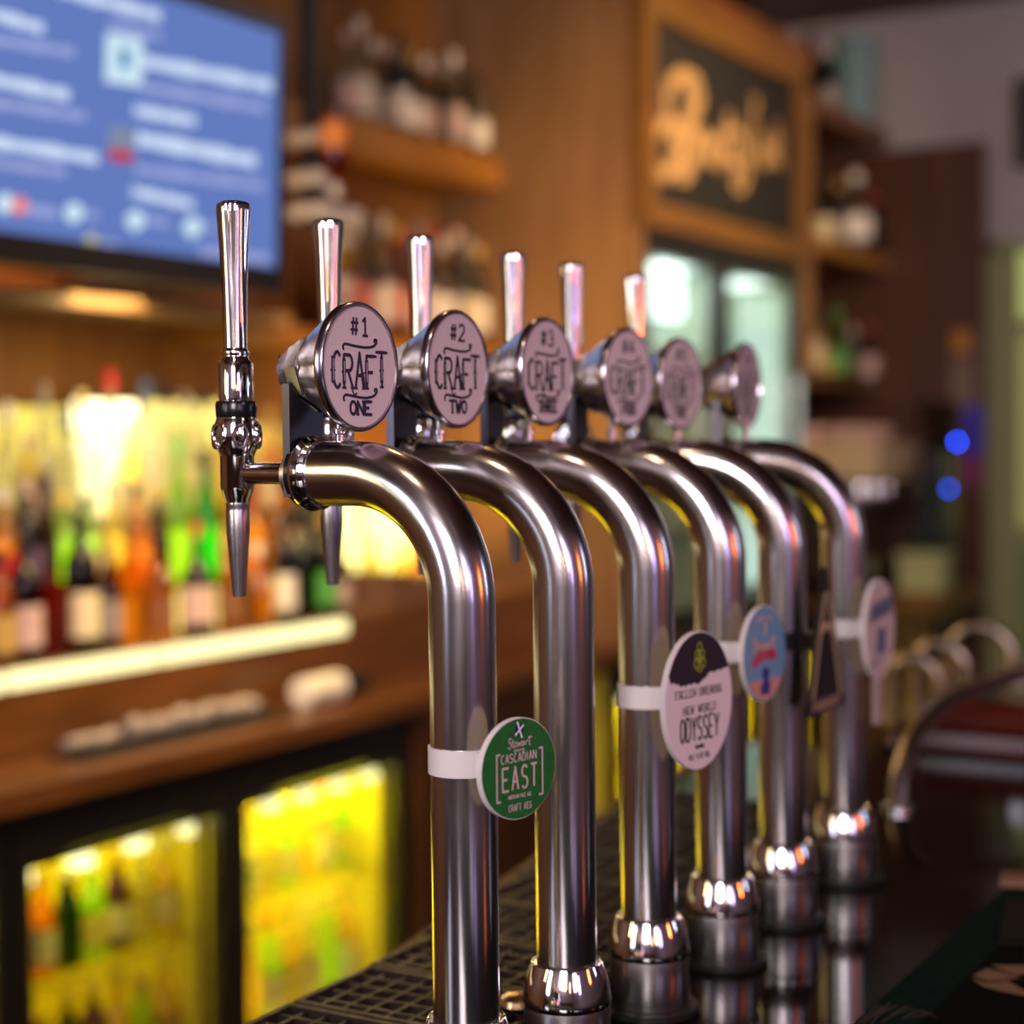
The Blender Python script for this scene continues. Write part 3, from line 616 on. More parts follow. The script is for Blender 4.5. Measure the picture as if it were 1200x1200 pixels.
def bottle(px, x, z, kind, glass, label, cap, h=.30, r=.037, place='', group='', flip=False, loc=None, extra=''):
    n = 4 if kind == 'square' else 18
    yy = seen(px, 510, x=x).y if loc is None else loc[1]
    gname = {'dgreen': 'dark green', 'lime': 'lime yellow', 'dark': 'near black'}.get(glass, glass)
    lab = f"{kind} {gname} bottle, {label+' label' if label else 'no label'}, {cap} cap, {place}"
    if extra: lab = f"{extra} {gname} bottle, {label+' label' if label else 'no label'}, {cap} cap, {place}"
    if lab in LABELS: print('DUP bottle', lab)
    t = thing('bottle', lab, 'bottle', (x, yy, z), 0.3 if kind == 'square' else 0, group)
    M = Matrix.Translation((0, 0, h)) @ Matrix.Rotation(pi, 4, 'X') if flip else Matrix()
    m = MB(); m.M = M
    pr = [(q[0]*r, q[1]*h) for q in KINDS[kind]]
    if n == 4: m.M = M @ Matrix.Rotation(pi/4, 4, 'Z')
    m.lathe([(0, 0)]+pr, 4 if n == 4 else n) if n != 4 else m.lathe([(q[0]*1.25, q[1]) if q[1] < .68*h else q for q in pr], 4)
    m.build('glass_body', tinted('glass_'+glass, GLASS[glass]), t, n != 4)
    if label:
        m = MB(); m.M = M @ (Matrix.Rotation(pi/4, 4, 'Z') if n == 4 else Matrix())
        rr = r*(1.27 if n == 4 else 1.02); m.lathe([(rr, h*.12), (rr, h*.44)], n); m.f = m.f[:-2]; m.m = m.m[:-2]
        m.build('label', mat('paint_'+label, PAINT[label], .5), t, n != 4)
    m = MB(); m.M = M; cr = r*KINDS[kind][-1][0]*1.18
    m.lathe([(cr, h*.86), (cr*1.02, h*.87), (cr, h*.995), (cr*.8, h), (0, h)], 12); m.build('cap', mat('paint_'+cap, PAINT[cap], .5), t, True)
    return t
F = 'front row on lit ledge'; Mi = 'middle step'; T = 'top step'
z1, z2, z3 = 1.139, 1.251, 1.401
front = [(436,'round','yellow','gold','black',.20,.032),(466,'round','yellow','','brown',.17,.034),(486,'slender','orange','','gold',.24,.026),(-6,'round','amber','gold','black',.26,.036),(26,'wine','wine','pink','black',.29,.036),(58,'square','red','','black',.25,.032),(92,'wine','dark','cream','black',.33,.040),
 (124,'slender','brown','grey','gold',.27,.030),(152,'square','orange','','brown',.30,.036),(186,'round','amber','brown','black',.25,.034),(228,'squat','wine','pink','red',.29,.043),(268,'round','orange','brown','gold',.25,.036),(300,'squat','amber','','white',.22,.040),
 (332,'wine','dark','white','black',.30,.030),(352,'round','dgreen','','black',.30,.036),(378,'wine','dgreen','green','gold',.29,.036),(397,'square','brown','pink','grey',.22,.030)]
for p in front: bottle(p[0], -2.875 if p[0] < 420 else -3.008, z1, p[1], p[2], p[3], p[4], p[5], p[6], F, 'bottles along the lit ledge')
mid = [(2,'round','orange','red','white',.28,.036),(30,'wine','dark','purple','pink',.30,.037),(50,'slender','brown','','black',.30,.034),(72,'round','lime','','yellow',.26,.040),(100,'squat','lime','cream','black',.25,.045),
 (130,'slender','yellow','','cream',.28,.034),(158,'round','amber','orange','black',.28,.036),(182,'slender','brown','','gold',.27,.034),(208,'slender','lime','','green',.40,.034),(240,'slender','green','','black',.36,.036),
 (272,'round','amber','red','red',.30,.036),(298,'round','orange','','brown',.26,.036),(326,'squat','orange','brown','black',.28,.036),(348,'round','dgreen','cream','black',.29,.034),(364,'slender','dgreen','','silver',.28,.028),(381,'round','dark','','brown',.22,.022)]
for p in mid: bottle(p[0], -3.03, z2, p[1], p[2], p[3], p[4], p[5], p[6], Mi, 'bottles on the middle step')
top = [(8,'round','clear','','white',.33,.036),(34,'round','yellow','pink','pink',.25,.036),(52,'slender','clear','grey','grey',.38,.030),(76,'square','clear','','blue',.31,.034),(96,'round','clear','','cream',.36,.038),
 (130,'slender','clear','','red',.42,.036),(152,'squat','yellow','cream','white',.30,.044),(172,'round','clear','white','blue',.40,.036),(196,'round','clear','','black',.39,.036),(218,'wine','clear','cream','grey',.37,.036),
 (238,'round','clear','pink','black',.37,.036),(262,'slender','yellow','','gold',.36,.034),(290,'round','clear','red','red',.32,.036),(316,'slender','amber','cream','gold',.33,.034),(344,'round','amber','','black',.30,.036),(372,'wine','dgreen','cream','gold',.31,.036)]
for p in top: bottle(p[0], -3.17, z3, p[1], p[2], p[3], p[4], p[5], p[6], T, 'bottles on the top step')
# fridge contents
inf = 'in the left lit fridge'
fr = [(52,'beer','red','orange','red'),(80,'wine','brown','orange','gold'),(106,'beer','amber','cream','gold'),(132,'wine','dgreen','yellow','yellow'),(158,'wine','brown','white','yellow'),(184,'round','yellow','white','gold'),(210,'beer','lime','cream','gold'),(232,'wine','yellow','gold','yellow')]
for j, p in enumerate(fr):
    bottle(0, -2.76, .132, p[1], p[2], p[3], p[4], .29 if p[1] != 'beer' else .25, .036, inf+', lower level', 'bottles in the left lit fridge', False, (0, 2.492+.0785*j))
fr = [(48,'beer','dark','white','white'),(76,'beer','brown','','gold'),(104,'beer','amber','white','gold'),(130,'beer','dgreen','','white'),(156,'beer','lime','yellow','white'),(182,'beer','brown','cream','gold'),(208,'beer','clear','yellow','white'),(232,'beer','yellow','cream','white')]
for j, p in enumerate(fr): bottle(0, -2.76, .469, p[1], p[2], p[3], p[4], .23, .031, inf+', wire shelf', 'bottles in the left lit fridge', False, (0, 2.50+.078*j))
inf = 'in the bright yellow fridge'
k_ = ['yellow','lime','clear','yellow','lime','yellow','clear','lime']; c_ = ['white','cream','gold','green','yellow','silver','orange','gold']
for j, px in enumerate(range(305, 440, 19)):
    bottle(0, -2.76, .469, 'beer', k_[j], ['cream','','white','yellow'][j % 4], c_[j], .23, .031, inf+', wire shelf', 'bottles in the bright yellow fridge', False, (0, 3.19+.082*j))
    bottle(px+4, -2.76, .132, 'wine', k_[(j+1) % 8], ['yellow','cream','','white'][j % 4], c_[(j+3) % 8], .28, .036, inf+', lower level', 'bottles in the bright yellow fridge', False, (0, 3.195+.082*j))
inf = 'in a far yellow fridge'
for j, px in enumerate((790, 806, 822, 870, 884, 940, 952)):
    bottle(0, -2.78, .469, 'beer', ['yellow','amber','lime','orange','yellow','lime','amber'][j], ['','cream','white','','gold','yellow','white'][j], ['gold','white','cream','silver','green','orange','red'][j], .23, .031, inf, 'bottles in the far yellow fridges', False, (0, (5.3,5.45,5.6,5.92,6.1,6.55,6.7)[j]))

# ------------------------------------------------------------------ things lying on the back counter
a = seen(452, 730, x=-2.87)
t = thing('brown_box', 'plain dark brown box at the right end of the lit ledge', 'box', (-2.90, seen(468, 730, x=-2.9).y, 1.139))
BX = mat('brown_card', (.16, .075, .045), .6)
MB().box(-.06, .08, -.16, .16, 0, .085).build('carton', BX, t); MB().box(-.062, .082, -.165, -.06, .085, .105).build('flap', BX, t)
t = thing('lying_bottle', 'bottle lying on the worktop, white label and black end', 'bottle', (-2.70, seen(352, 800, x=-2.70).y, .9765))
m = MB(); m.lathe([(.034, 0), (.039, .004), (.039, .16)], 28, axis='y'); m.build('white_label', mat('paint_white', PAINT['white'], .5), t, True)
m = MB(); m.lathe([(.038, .16), (.038, .20), (.030, .225), (.030, .27), (.028, .275), (0, .275)], 28, axis='y'); m.build('black_shoulder', BLACKP, t, True)
a = seen(85, 885, z=.94)
t = thing('bar_mat', 'black bar mat with pale crumpled cloth lying on the worktop', 'mat', (-2.70, 2.70, .9355))
MB().box(-.085, .045, 0, .74, 0, .008).build('mat_base', RUBBER, t)
m = MB()
random.seed(3); N = 40
pr = [(-.06+random.uniform(-.008,.008), .24+.48*k/N, .026+random.uniform(-.002,.010)) for k in range(N)]
m.tube(pr, [.018+random.uniform(-.006,.006) for _ in pr], 10); m.tube([(-.05, .03+.16*k/10, .023+random.uniform(-.0,.008)) for k in range(11)], .014, 10)
m.build('cloth', mat('grey_cloth', (.42, .35, .33), .8, noise=.4, nscale=30), t, True)

# ------------------------------------------------------------------ television
tv = thing('television', 'large wall television showing a blue drinks list', 'television', (-2.5, 2.6, 2.3))
Mt = Matrix.Translation((-2.5, 0, 2.3)) @ Matrix.Rotation(radians(2.0), 4, 'Y') @ Matrix.Translation((2.5, 0, -2.3))
def tvp(px, py):
    p = seen(px, py, x=-2.5); return p
a = seen(322, 40, x=-2.5); b = seen(317, 313, x=-2.5)
Y1 = a.y+.002; Y0 = Y1-1.10; Z1 = a.z; Z0 = b.z
tvM = Matrix.Translation((0, -2.6, 0)) @ Matrix.Translation((0, 0, 0)) @ Matrix.Rotation(radians(2.0), 4, 'Y')
def TB(): m = MB(); m.M = Matrix.Translation((0, -2.6, 0)) @ Matrix.Rotation(radians(2.0), 4, 'Y'); return m
zc_ = 2.3
m = TB(); m.box(-.045, .006, Y0-.03, Y1+.022, Z1-zc_, Z1-zc_+.035); m.box(-.045, .006, Y0-.03, Y1+.022, Z0-zc_-.06, Z0-zc_); m.box(-.045, .006, Y1, Y1+.022, Z0-zc_, Z1-zc_); m.box(-.045, .006, Y0-.03, Y0, Z0-zc_, Z1-zc_)
m.build('bezel', BLACKP, tv)
TB().box(-.06, -.045, Y0-.03, Y1+.02, Z0-zc_-.04, Z1-zc_+.03).build('rear_shell', BLACKM, tv)
sc_ = TB().box(-.02, 0, Y0, Y1, Z0-zc_, Z1-zc_).build('screen', glow('screen_blue', (.125, .200, .52), 1.0), tv)
MB().box(-.82, -.05, -.1+.3, .1+.3, -.12, .12).build('wall_bracket', BLACKM, tv)
def tbars(items, name, mt, off=.0012):
    for (x0, y0, x1, y1, h) in items:
        m = TB()
        p = seen(x0, y0, x=-2.5); q = seen(x1, y1, x=-2.5); hh = h*.0020/2
        P_ = [(p.y+(q.y-p.y)*k/14, p.z+(q.z-p.z)*k/14-zc_, 1-.35*((k*7919) % 5)/4) for k in range(15)]
        vs = [(off, a, b-hh*c) for a, b, c in P_]+[(off, a, b+hh*c) for a, b, c in reversed(P_)]
        n = len(P_); m.add(vs, [(k, k+1, 2*n-2-k, 2*n-1-k) for k in range(n-1)])
        m.build(name, mt, sc_)
tbars([(-60,2,48,34,13),(66,-12,184,20,14),(166,72,316,101,16),(157,129,228,142,14),(-60,82,80,112,14),(160,162,300,189,18),(-60,157,115,186,14),(157,224,228,240,13)], 'headline_line', glow('text_white', (.62, .74, .96), 1))
tbars([(125,27,185,44,10),(-60,38,85,62,11),(165,102,310,127,12),(-60,112,100,137,11),(160,198,310,218,11),(-60,182,78,202,10),(30,244,70,250,12),(104,250,117,253,10),(175,256,200,262,10),(122,284,142,289,9),(238,293,318,304,12),(244,264,256,268,10)], 'small_text_line', glow('text_pale', (.33, .38, .70), 1))
def tpoly(pts, name, mt, off=.002):
    m = TB(); q = [seen(px, py, x=-2.5) for px, py in pts]; m.add([(off, p.y, p.z-zc_) for p in reversed(q)], [tuple(range(len(q)))]); return m.build(name, mt, sc_)
def tdot(cx, cy, r, name, mt): return tpoly([(cx+r*cos(k*pi/8), cy+r*1.08*sin(k*pi/8)) for k in range(16)], name, mt)
TW = glow('icon_white', (.62, .80, .92), 1)
tpoly([(121,38),(164,46),(164,102),(121,96)], 'white_icon', TW); tpoly([(137,56),(149,58),(149,82),(137,80)], 'icon_glass', glow('icon_blue', (.05, .25, .5), 1), .003)
tpoly([(128,146),(156,152),(156,178),(128,173)], 'grey_icon', glow('icon_grey', (.22, .26, .38), 1)); tpoly([(128,173),(156,178),(156,191),(128,187)], 'red_icon', glow('icon_red', (.55, .03, .05), 1))
for cx, cy, r in ((8,238,11),(89,249,11),(161,258,11),(228,266,11)): tdot(cx, cy, r, 'white_dot', TW)
tdot(25, 241, 10, 'red_dot', glow('dot_red', (.9, .25, .25), 1)); tdot(110, 282, 8, 'yellow_dot', glow('dot_yellow', (.5, .5, .35), 1))

# ------------------------------------------------------------------ wall shelves, pilaster, bottles on them
PY = 5.227
a = seen(585, 184, x=-3.10); SZ = a.z
tag(MB().box(-3.38, -3.10, 3.9, PY, SZ-.105, SZ).build('wooden_shelf', WOODO), 'thick orange wood shelf right of the television', 'shelf')
SL = seen(560, 402, x=-3.10).z
tag(MB().box(-3.38, -3.10, 3.8, PY, SL-.05, SL).build('wooden_shelf', WOODO), 'lower wood shelf behind the second and third tap handles', 'shelf')
MB_ = MB().box(-3.38, -3.10, 3.9, PY, SZ+.62, SZ+.70); tag(MB_.build('wooden_shelf', WOODD), 'dark wood shelf near the ceiling above the upper bottles', 'shelf')
struct(MB().box(-3.39, -2.555, PY, PY+.03, .935, CEIL).build('partition_wood', WOODL))
U = 'upper wall shelf'
us = [(412,'round','clear','pink','pink'),(428,'slender','clear','white','white'),(444,'round','clear','grey','silver'),(458,'squat','dark','grey','pink'),(472,'round','blue','white','black'),(488,'wine','dark','white','gold'),(504,'square','clear','pink','white'),(520,'round','dark','black','grey'),(536,'slender','clear','pink','white'),(548,'round','dark','grey','black'),(564,'wine','clear','white','black'),(576,'round','dark','white','black')]
for p in us: bottle(p[0], -3.17, SZ, p[1], p[2], p[3], p[4], .34 if p[0] in (428,536,472) else .29, .037, U, 'bottles on the upper wall shelf')
Lw = 'lower wall shelf'
ls = [(404,'wine','red','pink','red'),(420,'round','clear','red','white'),(436,'round','wine','pink','blue'),(452,'wine','clear','white','silver'),(466,'slender','red','red','gold'),(480,'round','clear','cream','red'),(494,'wine','brown','pink','grey'),(508,'round','dark','white','red'),(522,'squat','amber','white','white'),(536,'round','wine','grey','pink'),(550,'slender','clear','cream','grey'),(562,'round','brown','white','gold')]
for j, p in enumerate(ls): bottle(p[0], -3.19, SL, p[1], p[2], p[3], p[4], .40-.02*(j % 3), .038, Lw, 'bottles on the lower wall shelf')
# black pole with inverted bottles right of the television
yp = seen(364, 100, x=-2.75).y
z_ = lambda py: seen(364, py, x=-2.75).z
t = thing('optic_rack', 'black ceiling pole with white brackets right of the television', 'bottle rack', (-2.75, yp, CEIL))
MB().box(-.02, .02, -.022, .022, z_(262)-CEIL, 0).build('pole', mat('blue_black_metal', (.018, .02, .028), .5), t)
for py in (163, 210, 248):
    MB().box(-.06, .05, -.03, .05 if py < 240 else .16, z_(py)-CEIL-.018, z_(py)-CEIL+.018).build('optic_bracket', mat('paint_white', PAINT['white'], .5), t)
bottle(0, -2.66, z_(235), 'round', 'red', 'orange', 'white', z_(138)-z_(235), .038, 'inverted on the black pole', 'inverted bottles', True, (0, seen(392, 180, x=-2.66).y), 'inverted')
bottle(0, -2.80, z_(330), 'round', 'yellow', 'cream', 'white', z_(240)-z_(330), .034, 'inverted on the black pole', 'inverted bottles', True, (0, seen(400, 280, x=-2.80).y), 'inverted')

# ------------------------------------------------------------------ chalkboard sign in a wooden frame
sx = -2.545
A_ = seen(750, 262, x=sx); B_ = seen(943, 300, x=sx)
y0, y1 = A_.y+.01, B_.y; zb = A_.z; zt = zb+.82
FRW = mat('sign_frame_wood', (.15, .068, .009), .4, color2=(.11, .046, .006), nscale=4, stretch=(5, .6, 5), bump=.1)
t = thing('framed_chalkboard', 'orange framed black sign with gold script above glass coolers', 'sign', (sx, y0, zb)); W = y1-y0; Hh = zt-zb; fw = .085
m = MB(); MB().box(-.03, .02, 0, W, 0, fw).build('frame_rail', FRW, t); MB().box(-.03, .02, 0, W, Hh-fw*1.3, Hh).build('frame_rail', FRW, t)
MB().box(-.03, .02, 0, fw, fw, Hh-fw*1.3).build('frame_stile', FRW, t); MB().box(-.03, .02, W-fw, W, fw, Hh-fw*1.3).build('frame_stile', FRW, t)
bd = MB().box(-.03, -.01, fw, W-fw, fw, Hh-fw*1.3).build('board', mat('chalkboard', (.006, .005, .004), .6, noise=.4, nscale=3), t)
def sg(zx, zy):   # point of the sign measured in the close-up of the photograph
    p = seen(740+zx*220/1200, 40+zy*220/1200, x=sx); return (p.y-y0, p.z-zb)
strokes = [[(300,780),(230,900),(170,840),(170,640),(250,560),(300,600),(270,700)],
 [(260,540),(250,360),(330,260),(430,300),(450,440),(380,560),(320,620),(300,760),(260,880)],
 [(360,300),(400,420),(370,640),(320,860)],[(330,620),(400,600),(430,720),(370,900),(300,880)],
 [(440,640),(430,820),(470,640),(500,660),(500,820)],[(540,660),(520,760),(560,840),(590,740),(550,650)],
 [(640,490),(620,700),(630,840)],[(590,640),(690,600)],[(670,700),(660,820),(700,800)],
 [(810,390),(790,620),(760,880),(720,990),(670,940),(720,840)],[(700,660),(730,640),(740,820)],
 [(860,660),(840,800),(880,820),(900,680),(905,830)],[(940,560),(930,820)],[(970,660),(935,740),(975,850)]]
for wds in (strokes[:8], strokes[8:]):
    m = MB()
    for i_, s_ in enumerate(wds):
        P_ = spline([sg(*p) for p in s_], 6)
        wd = .056 if (i_ < 4 and wds[0] is strokes[0]) else .038
        m.M = Matrix.Translation((-.0085, 0, 0)) @ Matrix.Diagonal((.10, 1, 1, 1)); m.tube([(0, a[0], a[1]) for a in P_], wd/2, 12)
    m.build('gold_word', mat('gold_paint', (.36, .21, .085), .4), bd)
tag(MB().box(-3.38, -2.56, PY+.035, 6.9, zb+Hh+.01, zb+Hh+.09).build('wooden_shelf', WOOD), 'wooden top board above the framed black sign', 'shelf')
tag(MB().box(-3.3, -2.585, PY+.035, 6.85, zb+.0, zb+Hh).build('wall_cupboard', WOODD), 'dark wood cupboard box behind the framed sign', 'cupboard')

# ------------------------------------------------------------------ glass door coolers
def cooler(pa, pb, label, gl):
    x = -2.555; ya, yb = seen(pa, 300, x=x).y, seen(pb, 300, x=x).y
    t = thing('glass_door_cooler', label, 'cooler', (x, ya, .935), 0, 'upright glass door coolers'); L = yb-ya; Ht = 2.31-.935
    LIN = mat('cooler_lining', (.50, .59, .57), .5)
    m = MB(); m.box(-.60, -.58, 0, L, .05, Ht); m.box(-.58, -.04, 0, .02, .05, Ht); m.box(-.58, -.04, L-.02, L, .05, Ht); m.box(-.58, -.04, .02, L-.02, Ht-.02, Ht); m.box(-.58, -.04, .02, L-.02, .0, .05); m.build('cabinet', LIN, t)
    m = MB(); e = .035; m.box(-.04, 0, 0, e, .0, Ht); m.box(-.04, 0, L-e, L, .0, Ht); m.box(-.04, 0, e, L-e, 0, .08); m.box(-.04, 0, e, L-e, Ht-.05, Ht); dd = m.build('door', BLACKM, t)
    MB().box(-.025, -.02, e, L-e, .08, Ht-.05).build('door_glass', tinted('cool_pane', (.93, .97, .93), .05, .03, 0), dd)
    MB().box(0, .025, L-e-.01, L-e+.012, .5, .95).build('door_handle', SATIN, dd)
    for k, zz_ in enumerate((.36, .68, 1.0)): MB().box(-.55, -.09, .025, L-.025, zz_, zz_+.012).build('shelf', LIN, t)
    gl(t, L, Ht)
    area('cooler_light', (x-.2, ya+L/2, .935+Ht-.04), (x-.32, ya+L/2, 1.2), .3, L-.1, 4.0, (.86, 1, .96))
    return x, ya, L
CLED = glow('cooler_led', (.85, 1, .96), 4.5)
def g1(t, L, Ht): MB().box(-.13, -.10, .07, L-.12, Ht-.24, Ht-.06).build('light_box', CLED, t)
def g2(t, L, Ht): MB().box(-.10, -.06, L*.47, L*.90, .12, Ht-.10).build('light_tube', glow('cooler_tube', (.60, .78, .72), 1.8), t)
x, ya, L = cooler(757, 845, 'glass door cooler with a bright white light box under the sign', g1)
x2, yb, L2 = cooler(850, 936, 'glass door cooler with a long pale green light, nearer the coffee machine', g2)
tag(MB().box(-3.2, -2.545, PY+.04, 6.70, 2.315, 2.352).build('cooler_fascia', BLACKM), 'black fascia strip between the coolers and the sign', 'fascia')
ck = [('clear','white','silver'),('blue','white','white'),('green','cream','gold'),('clear','green','gold'),('amber','white','white'),('dgreen','white','silver')]
for lv, zz_ in enumerate((.985, 1.308, 1.628, 1.948)):
    for j in range(3):
        g = ck[(lv*3+j+lv) % 6]
        bottle(0, x-.20, zz_, 'beer', g[0], g[1], g[2], .235, .032, f"left cooler, {['bottom','lower','middle','top'][lv]} shelf", 'bottles in the coolers', False, (0, ya+.10+.13*j), )
        g = ck[(lv*3+j*2+lv+3) % 6]
        if j < 2: bottle(0, x-.22, zz_, 'wine' if j else 'round', g[0], g[1], g[2], .26, .034, f"right cooler, {['bottom','lower','middle','top'][lv]} shelf", 'bottles in the coolers', False, (0, yb+.09+.12*j))

# ------------------------------------------------------------------ far bay: shelves, cupboard side, coffee things
struct(MB().box(-3.38, -2.14, 8.02, 8.06, 0, seen(1100, 170, y=8.02).z).build('partition_cupboard', CUPB))
BZt = seen(1000, 140, x=-2.6).z
tag(MB().box(-3.38, -2.60, 6.92, 8.02, 3.02, 3.10).build('wooden_shelf', WOOD), 'top shelf of the far bay right of the sign', 'shelf')
tag(MB().box(-3.38, -2.60, 6.92, 8.02, 2.43, 2.50).build('wooden_shelf', WOODO), 'middle shelf of the far bay with the tall white bottle', 'shelf')
tag(MB().box(-3.38, -2.66, 6.75, 8.02, 1.86, 1.90).build('wooden_shelf', WOOD), 'low shelf of the far bay above the coffee machine', 'shelf')
tag(MB().box(-2.62, -2.57, 6.86, 6.92, 1.9, 3.08).build('shelf_post', WOODL), 'upright wooden post between the sign and the far bay', 'post')
tag(MB().box(-3.36, -2.13, 7.31, 8.01, .86, .95).build('worktop_return', WOOD), 'far end of the wooden worktop under the coffee machine', 'worktop')
tag(MB().box(-3.3, -2.2, 7.35, 8.0, 0, .86).build('counter_end', WOODD), 'dark cabinet below the far end of the worktop', 'cabinet')
far = [(1003,-2.64,2.50,'round','clear','white','white',.36,.07),(965,-2.75,2.50,'wine','brown','cream','black',.32,.045),(982,-2.75,2.50,'round','dgreen','gold','gold',.34,.045),(1022,-2.66,2.50,'wine','brown','','red',.30,.045),
 (950,-2.72,1.90,'wine','clear','cream','brown',.38,.055),(963,-2.75,1.90,'round','amber','gold','gold',.24,.05),(981,-2.74,1.90,'round','lime','green','green',.34,.05),(999,-2.72,1.90,'squat','clear','','silver',.26,.05),(1018,-2.69,1.90,'wine','wine','pink','red',.28,.045),
 (950,-2.75,3.10,'round','dark','','black',.36,.06),(970,-2.75,3.10,'squat','dark','grey','silver',.34,.06)]
for p in far: bottle(p[0], p[1], p[2], p[3], p[4], p[5], p[6], p[7], p[8], 'far bay shelves', 'bottles in the far bay')
a = seen(1035, 95, x=-2.75)
tag(MB().lathe([(.0, 0), (.09, 0), (.11, .35), (.10, .42), (.0, .42)], 24).build('blue_jug', mat('pale_blue_enamel', (.13, .24, .28), .5), None, True, (-2.72, 7.88, 3.10)), 'pale blue jug on top of the far bay', 'jug')
# coffee machine
t = thing('coffee_machine', 'chrome coffee machine on the far worktop', 'coffee machine', (-2.61, 7.45, .95))
MS = mat('machine_steel', (.42, .36, .30), .25, 1); z0_ = .12
MB().box(-.28, .22, -.30, .30, .06, .16).build('drip_base', MS, t); MB().box(-.28, .05, -.30, .30, .16, .50).build('back_body', MS, t); MB().box(-.28, .24, -.30, .30, .50, .66).build('top_body', mat('machine_cream', (.5, .38, .24), .35), t)
for s in (-.18, 0, .18):
    g = MB().lathe([(0, .38), (.035, .38), (.038, .43), (.030, .50)], 20, c=(.13, s, 0)).build('group_head', CHROME, t, True)
    MB().tube([(.13, s, .40), (.26, s, .385)], .012, 12).build('portafilter', BLACKP, g)
for s in (-.25, .25): MB().lathe([(.012, -.03), (.012, .03)], 12, c=(.25, s, .45)).build('steam_knob', CHROME, t, True)
for s in (-.2, .2): MB().box(-.25, .2, s-.02, s+.02, 0, .06).build('machine_foot', BLACKP, t)
CUPM = mat('cup_pink', (.55, .38, .35), .4)
for k, (dx, dy) in enumerate(((-.1,-.22),(.05,-.2),(-.1,-.08),(.08,-.05),(-.08,.08),(.1,.1),(-.1,.22),(.08,.22))):
    c = thing('cup', ['cup at the front left','cup at the front, second','pale cup behind the first','pale cup near the middle','cup left of centre','cup right of centre','cup at the back','cup at the back right'][k]+' on the coffee machine', 'cup', (-2.61+dx, 7.45+dy, 1.61), 0, 'cups on the coffee machine')
    MB().lathe([(.0, 0), (.028, 0), (.045, .035), (.047, .075), (.043, .075), (.040, .03), (0, .01)], 20).build('bowl', CUPM, c, True)
    MB().tube([(.046, 0, .06), (.070, 0, .055), (.072, 0, .03), (.044, 0, .02)], .005, 8).build('cup_handle', CUPM, c, True)
# bean grinder with two blue lights
gx, gy = -2.235, 7.62
t = thing('bean_grinder', 'black bean grinder with two round blue lights', 'grinder', (gx, gy, .95))
MB().box(-.09, .06, -.10, .10, 0, .30).build('grinder_body', BLACKP, t); MB().box(-.07, .06, -.09, .09, .30, .62).build('upper_body', BLACKP, t)
MB().lathe([(.05, .62), (.09, .80), (.09, .84), (0, .85)], 20).build('hopper', tinted('smoke_glass', (.3, .2, .12)), t, True)
p = seen(1105, 518, x=gx+.065); q = seen(1077, 576, x=gx+.065)
MB().lathe([(.0, .06), (.009, .06), (.009, .068), (0, .072)], 12, axis='x', c=(0, p.y-gy if abs(p.y-gy) < .09 else .06, p.z-.95)).build('blue_light', glow('blue_led', (.01, .07, 1), 34), t)
MB().lathe([(.0, .062), (.008, .062), (.008, .070), (0, .073)], 12, axis='x', c=(0, -.075, q.z-.95)).build('blue_light', glow('blue_led_dim', (.0, .09, 1), 17), t)
t = thing('plastic_tub', 'pale green lidded tub on the far worktop', 'tub', (-2.235, 7.42, .95))
PG = mat('pale_green_plastic', (.36, .38, .20), .5); MB().box(-.10, .09, -.08, .085, 0, .15).build('tub_body', PG, t); MB().box(-.11, .10, -.09, .095, .15, .175).build('lid', PG, t)
# poster on the cupboard side
t = thing('poster', 'narrow poster of orange, violet and blue on the cupboard side', 'poster', (seen(1114, 400, y=8.015).x, 8.017, seen(1135, 575, y=8.015).z))
ww = seen(1153, 400, y=8.015).x-t.location.x; hh = seen(1135, 385, y=8.015).z-t.location.z
MB().box(0, ww, -.004, 0, 0, hh).build('sheet', mat('poster_brown', (.10, .05, .05), .5), t)
MB().box(ww*.05, ww*.6, -.005, -.004, hh*.85, hh*.99).build('orange_print', mat('poster_orange', (.5, .2, .01), .5), t)
MB().box(0, ww*.7, -.005, -.004, hh*.50, hh*.80).build('tan_print', mat('poster_tan', (.22, .14, .11), .5), t)
MB().box(ww*.4, ww, -.006, -.004, hh*.22, hh*.52).build('blue_print', mat('poster_blue', (.05, .04, .55), .5), t); MB().box(ww*.35, ww*.95, -.005, -.004, .02, hh*.22).build('violet_print', mat('poster_violet', (.25, .03, .14), .5), t)

# ------------------------------------------------------------------ beyond the fonts: rail, thin spouts
m = MB(); prf = []
t = thing('mahogany_rail', 'polished red mahogany rail across the far end of the bar', 'rail', (-.86, 2.84, 1.10))
m = MB(); n = 20
m.tube([(0, 0, .045), (.02, 0, .045), (1.2, 0, .045)], [.030, .040, .040], 24); m.build('rounded_rail', MAHOG, t, True)
MB().box(.01, 1.2, -.06, .14, -.0, .03).build('rail_base', MAHOG, t)
SPT = mat('dull_pipe_metal', (.45, .35, .30), .3, 1)
for k, (px, py, w_) in enumerate(((1073,765,.09),(1103,748,.10),(1150,728,.13))):
    y_ = 3.25+.12*k; c = seen(px, py+6, y=y_); xx = c.x; zt_ = c.z; r = w_/2; base = 1.06
    t = thing('thin_spout', ['lowest','middle','tallest'][k]+' thin hooped spout beyond the mahogany rail', 'spout', (xx, y_, base), 0, 'thin hooped spouts')
    P_ = [(-r, 0, 0), (-r, 0, zt_-base-r)]+[(-r*cos(a*pi/10), 0, zt_-base-r+r*sin(a*pi/10)) for a in range(11)]+[(r, 0, zt_-base-r-.06 if zt_-base-r > .08 else 0.01)]
    MB().tube(P_, .0125, 16).build('hoop', SPT, t, True); MB().lathe([(0, 0), (.022, 0), (.022, .01), (.014, .014)], 16, c=(-r, 0, 0)).build('base_ring', SPT, t, True)
g0 = seen(1050, 948, z=1.10)
